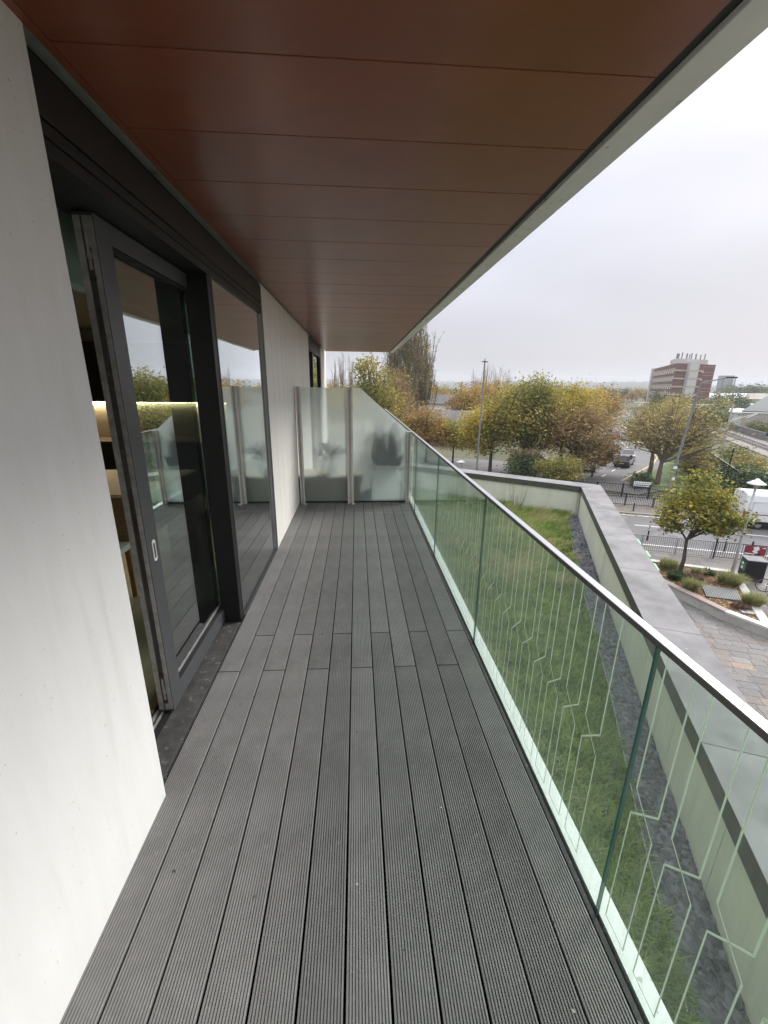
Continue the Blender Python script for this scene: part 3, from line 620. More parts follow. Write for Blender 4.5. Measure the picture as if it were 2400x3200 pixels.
F1 = np.array([(0, 1, 6, 5), (1, 2, 7, 6), (2, 3, 7, 7), (3, 4, 8, 7), (4, 0, 5, 8), (5, 6, 7, 8)])
F3 = np.array([(0, 1, 6), (0, 6, 5), (1, 2, 7), (1, 7, 6), (2, 3, 7), (3, 4, 8), (3, 8, 7), (4, 0, 5), (4, 5, 8), (5, 6, 7), (5, 7, 8)])
Fs = (F3[None] + (np.arange(ns)*9)[:, None, None]).reshape(-1, 3)
o = put(npmesh('slate_chippings', V.reshape(-1, 3), Fs, M['slate'], np.repeat(rng.random(ns), 9)), 'slate_chippings'); o['kind'] = 'stuff'
def blades(name, pts, hmin, hmax, wd, lean, mt, z0, wind=(.35, -.2), hs=None):
    n = len(pts); h = rng.uniform(hmin, hmax, n) if hs is None else hs
    a = rng.random(n)*6.28; ld = np.stack([np.cos(a), np.sin(a)], 1)*rng.uniform(.2, 1, n)[:, None]*lean + np.array(wind)*lean
    sd_ = np.stack([-np.sin(a+rng.normal(0, .6, n)), np.cos(a)], 1)*wd
    p = np.concatenate([pts, np.full((n, 1), z0)], 1) if pts.shape[1] == 2 else pts
    def lift(t, wq, s):
        q = p.copy(); q[:, :2] += ld*h[:, None]*t**1.7 + s*sd_*wq; q[:, 2] += h*t*(1-.25*t*np.clip(np.linalg.norm(ld, axis=1), 0, 1.6)); return q
    V = np.stack([lift(0, 1, -1), lift(0, 1, 1), lift(.55, .8, 1), lift(.55, .8, -1), lift(1, .1, 1)], 1)
    F = (np.array([(0, 1, 2), (0, 2, 3), (3, 2, 4)])[None] + (np.arange(n)*5)[:, None, None]).reshape(-1, 3)
    return npmesh(name, V.reshape(-1, 3), F, mt, np.repeat(rng.random(n), 5))
nT = 15000
ys = .1 + 15*rng.random(nT)**1.35; xs = np.empty(nT)
ex = np.interp(ys, [p.y for p in edge_pts[::-1]] + [17], [p.x for p in edge_pts[::-1]] + [6.4])
far = CI.x - (ys-CI.y)*.81/.586                       # far parapet
xr = np.minimum(ex, np.where(ys > CI.y-.1, far-.03, 99)); xs = .93 + (xr-.93)*rng.random(nT)
keep = xs < xr; tc_ = np.stack([xs, ys], 1)[keep]; th_ = rng.uniform(.5, 1.35, len(tc_))
k_ = 13; ta = rng.random((len(tc_), k_))*6.28; td = .045*np.sqrt(rng.random((len(tc_), k_)))
pts = (tc_[:, None, :] + np.stack([np.cos(ta)*td, np.sin(ta)*td], 2)).reshape(-1, 2)
th_ = np.repeat(th_, k_); okx = np.interp(pts[:, 1], [p.y for p in edge_pts[::-1]] + [17], [p.x for p in edge_pts[::-1]] + [6.4]) > pts[:, 0]
pts = pts[okx]; th_ = th_[okx]; cl = np.sin(pts[:, 0]*2.3+1.1*np.sin(pts[:, 1]*1.7))*np.sin(pts[:, 1]*2.9+.8*np.sin(pts[:, 0]*3.1)); keep = np.ones(len(pts), bool)
hs = th_*rng.uniform(.05, .12, len(pts))*(1+.5*np.clip(cl[keep], 0, 1)) + np.clip((pts[:, 1]-5.5)*.012, 0, .09)
o = put(blades('grass', pts, 0, 0, .0052, .9, M['grass'], ZR-.02, (.22, -.2), hs), 'grass'); o['kind'] = 'stuff'
# dry seeding tufts
P_ = []
for i in range(110):
    y = rng.uniform(7.0, 12.2); xr_ = min(edge_x(min(y, 11.3)), CI.x-(y-CI.y)*.81/.586 if y > CI.y else 99)
    wgt = rng.random(); x = xr_ - .15 - abs(rng.normal(0, 1.5)); 
    if x < 1.2: continue
    P_.append(np.stack([rng.normal(x, .09, 60), rng.normal(y, .09, 60)], 1))
P_ = np.concatenate(P_); o = put(blades('dry_grass', P_, .12, .38, .0035, .9, M['grassdry'], ZR-.02, (.7, -.35)), 'dry_grass'); o['kind'] = 'stuff'
dk = thing('dock_plant', 'tall dry seed stems standing against the far parapet', 'plant', (5.0, 12.3, ZR))
b = MB()
for i in range(14):
    q = rng.random()*6.28; r0 = .16*rng.random(); b.tube([(r0*math.cos(q), r0*math.sin(q), -.02), (r0*2.2*math.cos(q), r0*2.2*math.sin(q), .3+.55*rng.random())], [.006, .003], 4)
b.build('stem', M['grassdry'], dk)
for i, (x, y, h) in enumerate(((4.6, 12.5, .32), (6.05, 11.55, .26))):
    wd_ = tag(put(blades('weed', rng.normal(0, .13, (220, 2)), .1, h, .016, .9, M['grass'], 0, (0, 0)), 'weed'), ('broad leaved green weed clump beside the dry stems at the far parapet', 'small green weed clump at the slate corner of the roof')[i], 'weed'); wd_.location = (x, y, ZR-.02)

# ================================================================== street level
ZP, ZRD = -7.75, -7.85
E1 = Vector((.9445, -.3284)); E2 = Vector((.3284, .9445)); RA = math.atan2(E1.y, E1.x)
def rf(a, s): return E1*a + E2*s
def sheet(name, polys, z, mt, th=None, kind='structure'):
    b = MB()
    for p in polys:
        ar = sum((p[i][0]*p[(i+1) % len(p)][1]-p[(i+1) % len(p)][0]*p[i][1]) for i in range(len(p)))
        if ar < 0: p = p[::-1]
        if th: b.prism([tuple(v) for v in p], z-th, z)
        else: b.add([(v[0], v[1], z) for v in p], [tuple(range(len(p)))])
    o = b.build(name, mt); o['kind'] = kind; return o
def strip_path(path, wd):
    L_, R_ = [], []
    for i, p in enumerate(path):
        d = (Vector(path[min(i+1, len(path)-1)]) - Vector(path[max(i-1, 0)])).normalized(); n = Vector((-d.y, d.x))
        L_.append(Vector(p)+n*wd/2); R_.append(Vector(p)-n*wd/2)
    return [[R_[i], R_[i+1], L_[i+1], L_[i]] for i in range(len(path)-1)]
sheet('ground', [[(-2300, -2300), (2300, -2300), (2300, 2300), (-2300, 2300)]], -7.92, M['earth'])
sheet('road', [[rf(-90, 27.32), rf(160, 27.32), rf(160, 35.85), rf(-90, 35.85)]], ZRD, M['asphalt'])
side = [rf(8.5, 35), (27.5, 44.5), (32.5, 49.5), (38.2, 55), (43.2, 63), (48, 73), (54.5, 86), (63, 101), (75, 120), (95, 150), (125, 196)]
sheet('side_road', strip_path(side[1:], 9.5), ZRD+.008, M['asphalt2'])
sheet('service_road', [[rf(-60, 49.0), rf(9, 44.5), rf(13, 43.2), rf(16, 46), rf(9, 58), rf(-60, 60)]], ZRD+.004, M['asphalt2'])
sheet('far_pavement', [[rf(-90, 36.05), rf(160, 36.05), rf(160, 42.2), rf(-90, 42.2)]], ZP, M['leaflitter'], .16)
sheet('footway', [[rf(8, 38.6), rf(30, 38.4), rf(34, 39.5), rf(20, 41.4), rf(15.5, 42.3), rf(12, 42.19), rf(10, 41)]], ZP+.005, M['asphalt2'])
for a0, a1, s0, s1 in ((-90, 160, 27.17, 27.315), (-90, 160, 35.86, 36.04)):
    kb = struct('kerb')
    st_ = 1.0
    a = a0 if s0 > 30 else a0
    b = MB().prism([tuple(rf(a0, s0)), tuple(rf(4, s0)), tuple(rf(4, s1)), tuple(rf(a0, s1))], -7.93, ZP+.005); o = b.build('kerb_far_run', M['kerb'], kb); o['kind'] = 'stuff'
    for i in range(28):
        MB().prism([tuple(rf(4+i*.92+.004, s0)), tuple(rf(4+(i+1)*.92-.004, s0)), tuple(rf(4+(i+1)*.92-.004, s1)), tuple(rf(4+i*.92+.004, s1))], -7.93, ZP+.004).build('kerb_stone', M['kerb'], kb)
lines = []
def rline(a0, a1, s, wd): lines.append([rf(a0, s-wd/2), rf(a1, s-wd/2), rf(a1, s+wd/2), rf(a0, s+wd/2)])
rline(-60, 120, 27.62, .11); rline(-60, 120, 28.66, .11); rline(-60, 120, 35.55, .10)
for i in range(20): rline(-20+6*i, -17+6*i+.8, 32.88, .10)
sheet('road_markings', lines, ZRD+.006, M['paint'])
yl = strip_path([(Vector(p)) for p in ((28.5, 42.4), (33.6, 47.2), (38.8, 52.0), (43.4, 57.5), (46.2, 62.5), (50.5, 71.5), (57, 84.5), (65.5, 99.5), (77, 117.5))], .16)
yl2 = strip_path([(Vector(p)) for p in ((27.4, 47.6), (31.5, 52.0), (36.2, 58.6), (38.2, 63.5), (37.4, 68))], .22)
sheet('yellow_lines', yl + yl2, ZRD+.020, M['ypaint'])
dl = []
for i in range(1, 9):
    p = Vector(side[1]).lerp(Vector(side[1]), 0)
acc = [Vector(p) for p in side[1:]]
for i in range(len(acc)-1):
    seg = acc[i+1]-acc[i]; ln = seg.length; t = 0
    while t < ln-1.6 and i < 7: dl += strip_path([acc[i]+seg*(t/ln), acc[i]+seg*((t+1.6)/ln)], .13); t += 4.2
sheet('lane_dashes', dl, ZRD+.022, M['paint'])
sheet('verge', [[(29.2, 42.6), (34.6, 46.6), (40.2, 51.6), (45.0, 57.2), (49, 65), (60, 60), (50, 38), (38, 30.5), (31.5, 35.4), (29.0, 38.6)]], ZP-.06, M['lawn'], .12)
sheet('junction_leaves', [[(28.3, 40.2), (29.1, 42.3), (30.2, 43.0), (30.4, 39.6)]], ZP-.052, M['bark'])
# ---- plaza slabs: nearest ones singly, the rest joined
plaza = struct('pavement')
def poly_in(p, poly):
    c = False; n = len(poly)
    for i in range(n):
        a, b = poly[i], poly[(i+1) % n]
        if (a[1] > p[1]) != (b[1] > p[1]) and p[0] < (b[0]-a[0])*(p[1]-a[1])/(b[1]-a[1])+a[0]: c = not c
    return c
PL = [(14.3, 21.25), (14.99, 17.22), (15.57, 14.82), (16.35, 13.30), (19.66, 18.70), (16.43, 20.29)]
MB().prism([tuple(rf(-60, -12)), tuple(rf(90, -12)), tuple(rf(90, 27.165)), tuple(rf(-60, 27.165))], -7.93, ZP-.022).build('bedding', M['joint'], plaza)
cam_inv = cam.matrix_world.inverted()
def project(x, y, z):
    v = cam_inv @ Vector((x, y, z)); return 1200 - FPX*v.x/v.z, 1600 + FPX*v.y/v.z, -v.z
def visible_plaza(x, y):
    u, v, d = project(x, y, ZP)
    if d < 1 or u > 2440 or v > 2400 or v < 1690: return False
    # coping outer edge hides what lies left of it
    un = 1876 + (v-1515)*(2192-1876)/(1984-1515) if v < 1984 else 2192 + (v-1984)*.62
    return u > un - 60
slabs = []
s = 9.0
while s < 24.2:
    a = 2 + rng.random()*.6; h = .385
    while a < 26:
        wd = rng.choice([.57, .57, .45, .72]); slabs.append((a, s, wd, h)); a += wd
    s += h
s = 24.2
while s < 27.1:
    a = 2 + (int(s*10) % 2)*.4; h = .72
    while a < 30:
        slabs.append((a, s, .88, h)); a += .88
    s += h
vis = []; rest = []
for q in slabs:
    c = rf(q[0]+q[2]/2, q[1]+q[3]/2)
    if poly_in(c, PL): continue
    (vis if visible_plaza(c.x, c.y) else rest).append((c.length, q))
vis.sort(key=lambda t: t[0]); rest += vis[295:]; vis = vis[:295]
wts = [.34, .24, .16, .05, .08, .13]
cache = {}
for _, (a, s, wd, h) in vis:
    mi = int(rng.choice(6, p=wts)) if s < 24.2 else int(rng.choice([0, 0, 1, 4]))
    key = (round(wd, 2), round(h, 2), mi)
    if key not in cache: cache[key] = MB().box(-wd/2+.006, wd/2-.006, -h/2+.006, h/2-.006, -.03, 0).mesh('paving_stone', M['pave'][mi])
    c = rf(a+wd/2, s+h/2); inst(cache[key], 'paving_stone', plaza, (c.x, c.y, ZP+rng.uniform(-.004, .003)), RA)
b = MB()
for _, (a, s, wd, h) in rest:
    c = rf(a+wd/2, s+h/2); b.obox(c, RA, wd/2-.006, h/2-.006, ZP-.03, ZP-.001, int(rng.choice(6, p=wts)))
if b.v: o = b.build('paving_stones_around', M['pave'], plaza); o['kind'] = 'stuff'
# ---- raised planter
pn = thing('raised_planter', 'wedge shaped raised granite planter with tree, grasses and mulch', 'planter', (16.8, 17.2, ZP))
c_ = Vector((16.6, 17.6)); ZT = -7.30
def inset(poly, d):
    outp = []; n = len(poly)
    for i in range(n):
        p0, p1, p2 = Vector(poly[i-1]), Vector(poly[i]), Vector(poly[(i+1) % n])
        d1 = (p1-p0).normalized(); d2 = (p2-p1).normalized(); n1 = Vector((-d1.y, d1.x)); n2 = Vector((-d2.y, d2.x))
        if abs(d1.x*d2.y-d1.y*d2.x) < 1e-4: outp.append(p1+n1*d); continue
        outp.append(meet(p0+n1*d, d1, p1+n2*d, d2))
    return outp
PI_ = inset(PL, .34)
for i in range(len(PL)):
    a, b_ = Vector(PL[i]), Vector(PL[(i+1) % len(PL)]); ai, bi = PI_[i], PI_[(i+1) % len(PL)]
    nseg = max(1, int((b_-a).length/1.25))
    for k_ in range(nseg):
        t0, t1 = k_/nseg, (k_+1)/nseg; g = .004/(b_-a).length
        q = [a.lerp(b_, t0+g), a.lerp(b_, t1-g), bi.lerp(ai, 1-t1+g) if False else ai.lerp(bi, t1-g), ai.lerp(bi, t0+g)]
        top = M['granite2'] if i in (0, 1) else M['granite']
        quad(q, ZT-.10, ZT, 'coping_stone', top, pn, bevel=.008)
        q2 = [q[0].lerp(q[3], .06), q[1].lerp(q[2], .06), q[1].lerp(q[2], .94), q[0].lerp(q[3], .94)]
        quad(q2, ZP-.15, ZT-.104, 'wall_block', M['graniteface'], pn)
sheet('x', [PI_], ZT-.07, M['bark'], .3); so = bpy.data.objects['x']; so.name = 'soil'; del so['kind']; so.parent = pn; so.matrix_parent_inverse = Matrix.Translation(pn.location).inverted()
M['grating'] = mat('grating_metal', (.21, .22, .22), .5, .3)
mh = thing('drain_grating', 'ribbed metal grating set in the planter mulch', 'grating', (16.9, 16.5, ZT-.05))
G = [Vector(p) for p in ((16.6, 17.33), (17.88, 16.74), (17.16, 15.69), (15.87, 16.15))]
quad(G, ZT-.06, ZT-.035, 'frame', M['black_metal'], mh)
for i in range(20):
    t = (i+.5)/20; p, q = G[0].lerp(G[1], t), G[3].lerp(G[2], t); d = (q-p).normalized(); n = Vector((-d.y, d.x))*.015
    quad([p+n, p-n, q-n, q+n], ZT-.034, ZT-.004, 'bar', M['grating'], mh)
pt_ = tag(MB().obox((16.72, 14.75), -.35, .42, .17, ZT-.06, ZT-.02).build('access_cover', M['galv'], bevel=.004), 'small flat metal cover at the sharp end of the planter', 'cover')
# fallen leaves on the mulch
n = 700; q = []
while len(q) < n:
    p = (rng.uniform(14.4, 19.6), rng.uniform(13.4, 21))
    if poly_in(p, PI_): q.append(p)
q = np.array(q); M['fallen'] = rmat('fallen_leaf', [(.16, .08, .03), (.38, .22, .05), (.50, .38, .12)], .7, scale=3, nscale_w=.1)
def flat_leaves(name, xy, z, s0, s1):
    n = len(xy); a = rng.random(n)*6.28; s_ = rng.uniform(s0, s1, n); V = np.empty((n, 4, 3))
    for i, (dx, dy) in enumerate(((-1, 0), (0, -.6), (1, 0), (0, .6))):
        V[:, i, 0] = xy[:, 0]+s_*(dx*np.cos(a)-dy*np.sin(a)); V[:, i, 1] = xy[:, 1]+s_*(dx*np.sin(a)+dy*np.cos(a)); V[:, i, 2] = z+rng.uniform(.004, .02, n)
    return npmesh(name, V.reshape(-1, 3), np.arange(4*n).reshape(-1, 4), M['fallen'], np.repeat(rng.random(n), 4))
o = put(flat_leaves('fallen_leaves', q, ZT-.07, .03, .07), 'fallen_leaves'); o['kind'] = 'stuff'
aa = rng.uniform(2, 30, 420); ss = np.where(rng.random(420) < .5, 36.2+rng.random(420)*5.5, 35.9-np.abs(rng.normal(0, .35, 420)))
xy = np.stack([E1.x*aa+E2.x*ss, E1.y*aa+E2.y*ss], 1); zz = np.where(ss > 36, ZP+.006, ZRD+.03)
o = put(flat_leaves('fallen_leaves', xy, 0, .07, .13), 'fallen_leaves'); o['kind'] = 'stuff'
co = np.empty(len(o.data.vertices)*3, np.float32); o.data.vertices.foreach_get('co', co); co = co.reshape(-1, 3); co[:, 2] += np.repeat(zz, 4); o.data.vertices.foreach_set('co', co.ravel())
M['pampas'] = rmat('ornamental_grass', [(.13, .15, .045), (.28, .28, .11), (.48, .45, .23)], .7, scale=2, nscale_w=.15, trans=.2)
def clump(x, y, r, h, lab, name='ornamental_grass', mt='pampas', n=900, wd=.010, lean=1.15):
    a = rng.random(n)*6.28; rr = r*.25*np.sqrt(rng.random(n)); p = np.stack([rr*np.cos(a), rr*np.sin(a)], 1)
    me = blades(name, p, h*.55, h, wd, lean, M[mt], 0, (.1, -.1)); o = put(me, name, None, (x, y, ZT-.07)); return tag(o, lab, 'plant', 'plants in the raised planter')
clump(15.77, 17.01, 1, .62, 'straw green grass clump beside the left end of the metal grating')
clump(18.14, 17.46, 1.6, .72, 'large grass clump between the grating and the lamp column', n=1500)
clump(17.38, 15.44, 1.2, .70, 'rounded grass clump at the right end of the grating', n=1300)
clump(16.42, 19.35, 1.4, .62, 'pale grass clump at the back wall left of the tree', n=1200)
clump(17.35, 18.55, .8, .45, 'thin grass clump right of the street tree trunk', n=500)
M['shrubg'] = rmat('green_shrub', [(.015, .04, .012), (.035, .075, .02), (.07, .11, .03)], .6, scale=4, nscale_w=.2)
M['shrubr'] = rmat('brown_shrub', [(.06, .03, .02), (.12, .07, .05), (.20, .13, .09)], .7, scale=4, nscale_w=.2)
clump(15.96, 18.1, 1.5, .42, 'dark green leafy plant at the foot of the street tree', 'leafy_plant', 'shrubg', 420, .035, 1.1)
clump(18.05, 18.6, 1.2, .28, 'low green plant near the back wall of the planter', 'leafy_plant', 'shrubg', 260, .03, 1.3)
clump(16.65, 17.85, 1.4, .40, 'withered brown plant just behind the grating', 'leafy_plant', 'shrubr', 420, .02, 1.2)
clump(16.62, 15.2, 1.2, .26, 'low dark red plant in front of the rounded grass clump', 'leafy_plant', 'shrubr', 300, .02, 1.3)
clump(15.2, 20.1, 1.2, .75, 'spindly purple brown shrub by the parapet end of the planter', 'leafy_plant', 'shrubr', 260, .025, .8)

# ---- railings
def panel_meshes(ln, h, nb, rb, mt):
    bar = MB().box(-rb, rb, -rb, rb, .10, h-.02).mesh('bar', mt)
    rl = MB().box(0, ln, -.022, .022, -.02, .02).mesh('rail', mt); return bar, rl
def railing(name, lab, a0, a1, s, ln, h, nb, mt, postr, posth, finial, top_extra=0., grp=None):
    t = thing(name, lab, 'railing', (*rf(a0, s), ZP), RA)
    bar, rl = panel_meshes(ln-.06, h, nb, .011, mt)
    pm = MB().tube([(0, 0, 0), (0, 0, posth)], postr, 10)
    if finial: pm.lathe([(postr*1.5, posth-.02), (postr*1.5, posth+.02), (postr*.8, posth+.04), (postr*1.3, posth+.08), (postr*.5, posth+.13)], (0, 0, 0), 10)
    pm = pm.mesh('post', mt)
    k_ = 0; x = 0
    while x < a1-a0-.01:
        inst(pm, 'post', t, (x, 0, 0))
        inst(rl, 'rail', t, (x+.03, 0, h)); inst(rl, 'rail', t, (x+.03, 0, .10))
        for i in range(nb): inst(bar, 'bar', t, (x+.03+(ln-.06)*(i+.5)/nb, 0, 0))
        x += ln
    inst(pm, 'post', t, (x, 0, 0)); return t
railing('guard_rail', 'silver pedestrian guard rail along the near kerb behind the tree', 5.1, 12.5, 27.03, 1.85, 1.02, 16, M['galv'], .03, 1.04, False)
railing('guard_rail', 'black pedestrian guard rail with banners at the near kerb', 12.62, 19.6, 27.03, 1.74, 1.02, 15, M['black_metal'], .042, 1.12, True)
railing('guard_rail', 'low black railing along the far kerb of the main road', 2.2, 27, 38.2, 2.1, .98, 16, M['black_metal'], .05, 1.06, False)
railing('fence', 'taller black railing in front of the lawn across the road', 4.6, 27, 41.15, 2.14, 1.22, 16, M['black_metal'], .06, 1.30, False)
M['ban_red'] = mat('banner_red', (.20, .02, .03), .6); M['ban_white'] = mat('banner_white', (.72, .72, .72), .6); M['ban_blue'] = mat('banner_blue', (.10, .11, .30), .6)
bn_ = thing('banner', 'dark red banner with white shapes tied to the black guard rail', 'banner', (*rf(14.02, 26.98), ZP), RA)
MB().box(0, 1.02, -.008, 0, .44, .99).build('sheet', M['ban_red'], bn_)
b = MB()
b.add([(x, -.010, z) for x, z in ((.38, .92), (.62, .98), (.70, .80), (.60, .70), (.66, .52), (.50, .56), (.36, .66), (.44, .76))], [tuple(range(8))])
b.add([(x, -.010, z) for x, z in ((.76, .90), (.98, .95), (.96, .86))], [(0, 1, 2)]); b.add([(x, -.010, z) for x, z in ((.03, .56), (.03, .49), (.5, .49), (.5, .54))], [(0, 1, 2, 3)])
b.build('print', M['ban_white'], bn_); MB().box(.55, .8, -.0105, -.0095, .45, .55).build('print', M['black'], bn_)
b2 = thing('banner', 'white and blue banner tied low on the guard rail at the right', 'banner', (*rf(14.95+.52, 26.98), ZP), RA)
MB().box(0, 1.0, -.008, 0, .05, .9).build('sheet', M['ban_white'], b2); MB().box(0.0, 1.0, -.0105, -.0085, .78, .9).build('print', M['ban_blue'], b2)
MB().box(.06, .5, -.0105, -.0085, .42, .70).build('print', M['black'], b2); MB().box(.3, .9, -.0105, -.0085, .1, .3).build('print', M['black'], b2)
# traffic bollards
for i, (a, s, l, z) in enumerate(((9.9, 29.55, 'thin black bollard with white bands in the road behind the silver rail', ZRD), (13.9, 28.75, 'thin black bollard with white bands behind the black rail', ZRD), (10.85, 36.6, 'thin black bollard at the far kerb opposite', ZP))):
    t = thing('bollard', l, 'bollard', (*rf(a, s), z), 0, 'thin traffic bollards')
    MB().lathe([(.07, 0), (.045, .05), (.045, .95), (.03, 1.0)], (0, 0, 0), 10).build('post', M['black_metal'], t)
    for zz_ in (.70, .84): MB().lathe([(.0465, zz_), (.0465, zz_+.06)], (0, 0, 0), 10).build('band', M['lampwhite'], t)
# ---- litter bin
bi = thing('litter_bin', 'large black litter bin with green recycling panel by the lamp column', 'bin', (20.42, 18.62, ZP), math.radians(-22))
MB().box(-.42, .42, -.36, .36, 0, 1.12).build('body', M['black_metal'], bi, bevel=.03)
MB().box(-.45, .45, -.39, .39, 1.122, 1.17).build('lid', M['coping'], bi, bevel=.02)
M['bingreen'] = mat('bin_green', (.05, .15, .06), .5)
MB().box(-.4265, -.4205, -.26, .26, .50, 1.05).build('panel', M['bingreen'], bi)
for z in (.62, .86): MB().tube([(-.427, .05, z), (-.430, .05, z)], .085, 14).build('badge', M['lampwhite'], bi)
MB().box(-.4295, -.4268, -.2, .18, .93, 1.02).build('slot', M['black'], bi)
# ---- bicycles
def bicycle(loc, rz, lab, frame):
    t = thing('bicycle', lab, 'bicycle', loc, rz, 'bicycles parked beside the planter')
    for x in (0, 1.04):
        wv = MB().torus((x, 0, .345), (0, 1, 0), .322, .020, 28, 6).build('wheel', M['tyre'], t)
        MB().torus((x, 0, .345), (0, 1, 0), .296, .012, 28, 5).build('rim', M['galv2'], wv)
        s_ = MB()
        for j in range(12):
            q = j*math.pi/6; s_.tube([(x, 0, .345), (x+.295*math.cos(q), 0, .345+.295*math.sin(q))], .0022, 3)
        s_.tube([(x, -.04, .345), (x, .04, .345)], .02, 8); s_.build('spokes', M['galv2'], wv)
    f = MB()
    bbv, st_, hd_, ht = (.44, 0, .30), (.33, 0, .80), (.90, 0, .86), (.94, 0, .72)
    for p, q in ((bbv, st_), (st_, hd_), (bbv, ht), (hd_, ht), ((0, .05, .345), bbv), ((0, .05, .345), st_), (ht, (1.04, .05, .345))): f.tube([p, q], .016, 7)
    f.build('frame', frame, t)
    MB().tube([(.33, 0, .80), (.31, 0, .93)], .014, 6).build('seat_post', M['galv2'], t)
    MB().prism([(.18, -.07), (.28, -.06), (.44, -.02), (.44, .02), (.28, .06), (.18, .07)], .93, .98).build('saddle', M['black_metal'], t)
    MB().tube([(.90, 0, .86), (.89, 0, .98), (.90, -.28, 1.0), (.84, -.30, 1.0)], .012, 6).tube([(.89, 0, .98), (.90, .28, 1.0), (.84, .3, 1.0)], .012, 6).build('handlebar', M['black_metal'], t)
    MB().tube([(.44, -.07, .30), (.44, .07, .30)], .05, 12).tube([(.44, .07, .3), (.56, .09, .22)], .01, 5).tube([(.44, -.07, .3), (.32, -.09, .38)], .01, 5).build('crank', M['black_metal'], t)
BA = math.atan2(-.62, .78)
bicycle((19.83, 17.28, ZP), BA, 'bicycle with pale front half parked beside the bin', M['lampwhite'])
bicycle((18.78, 15.75, ZP), BA, 'dark framed bicycle parked nearest the sharp end of the planter', M['black_metal'])
for (x, y), l in zip(((20.0, 17.25), (18.95, 15.72)), ('hoop stand holding the pale bicycle', 'hoop stand holding the dark bicycle')):
    t = MB().tube([(0, .16, 0), (0, .16, .7), (.08, .16, .8), (.62, .16, .8), (.7, .16, .7), (.7, .16, 0)], .025, 8).build('bicycle_stand', M['galv'], loc=(x, y, ZP)); t.rotation_euler = (0, 0, BA); tag(t, l, 'bike stand', 'bicycle hoop stands')
# ---- lamp columns
def saucer_lamp(loc, h, lab, k=1.):
    t = thing('street_lamp', lab, 'street lamp', loc, 0, 'saucer topped lamp columns')
    MB().tube([(0, 0, 0), (0, 0, h*.3), (0, 0, h-.25)], [.085, .07, .052], 12).build('column', M['galv2'], t, smooth=True)
    MB().lathe([(.06, h-.26), (.18*k, h-.16), (.20*k, h-.10)], (0, 0, 0), 20).build('neck', M['galv2'], t)
    MB().lathe([(.20*k, h-.10), (.56*k, h-.05), (.57*k, h-.02), (.34*k, h+.06), (.32*k, h+.09), (.10, h+.13)], (0, 0, 0), 28).build('shade', M['lampwhite'], t, smooth=True)
    MB().lathe([(.10, h+.131), (.10, h+.17), (.05, h+.21)], (0, 0, 0), 12).build('cap', M['lampwhite'], t)
saucer_lamp((19.02, 18.28, ZT-.08), 4.86, 'saucer lamp on grey column at the planter corner by the bin', .66)
saucer_lamp((11.9, 46.7, ZP-.1), 1.35, 'white saucer lamp just showing above the handrail')
pl = thing('street_lamp', 'tall thin grey lamp column standing left of the golden trees', 'street lamp', (12.20, 41.45, -7.78), 0, 'tall lamp columns')
MB().tube([(0, 0, 0), (0, 0, 1.6)], .125, 12).build('base', M['galv'], pl); MB().tube([(0, 0, 1.6), (0, 0, 11.5)], [.09, .075], 12).build('column', M['galv'], pl)
MB().tube([(0, 0, 11.5), (0, 0, 12.08)], [.05, .03], 8).tube([(-.26, .1, 11.78), (.26, -.1, 11.78)], .05, 6).tube([(0, -.2, 11.74), (0, .2, 11.84)], .06, 6).build('lantern', M['black_metal'], pl)
p2_ = thing('street_lamp', 'tall grey lamp column with long arm in front of the tower block', 'street lamp', (27.2, 33.9, -7.76), 0, 'tall lamp columns')
MB().tube([(0, 0, 0), (0, 0, 1.5)], .135, 12).build('base', M['galv'], p2_); MB().tube([(0, 0, 1.5), (.45, -.45, 9.95)], [.11, .075], 12).build('column', M['galv'], p2_)
MB().tube([(.45, -.45, 9.9), (.75, -.75, 10.08), (1.55, -1.50, 10.35)], [.06, .05, .045], 8).build('arm', M['galv'], p2_)
MB().obox((1.8, -1.74), math.atan2(-.72, .75), .36, .12, 10.33, 10.43).build('lantern', M['black_metal'], p2_, bevel=.03)
for z in (1.9, 2.9): MB().obox((.1, -.12), .3, .12, .09, z, z+.22).build('plate', M['lampwhite'], p2_)
# ---- street name plate
sg = thing('street_sign', 'low white street name plate on two posts beside the lawn', 'sign', (27.5, 37.75, ZP), RA-.12)
MB().box(-.72, .72, -.02, 0, .38, .86).build('plate', M['lampwhite'], sg)
for x in (-.55, .55): MB().box(x-.03, x+.03, .001, .05, 0, .80).build('post', M['black_metal'], sg)
b = MB()
for z, xs_ in ((.66, (-.6, -.45, -.3, -.12, .05, .2, .38, .5)), (.50, (-.5, -.34, -.18, .0, .16, .3))):
    for x in xs_: b.box(x, x+.09, -.0225, -.0205, z, z+.09)
b.build('lettering', mat('sign_blue', (.22, .25, .38), .6), sg)
# lime letters fixed to the outside of the parapet
for i, (t, h) in enumerate(((4.35, .04), (5.05, .10), (5.6, .05))):
    p = CI - D1*t + N1*(PW+.035)
    ls = MB().obox(p, math.atan2(D1.y, D1.x), .15, .03, ZC-.55, ZC-.05+h*.3).build('sign_letter', M['lime'], bevel=.028)
    tag(ls, ('lime green sign edge peeping over the coping, furthest of three', 'lime green sign edge peeping over the coping, middle of three', 'lime green sign edge peeping over the coping, nearest of three')[i], 'sign', 'lime sign edges along the coping')

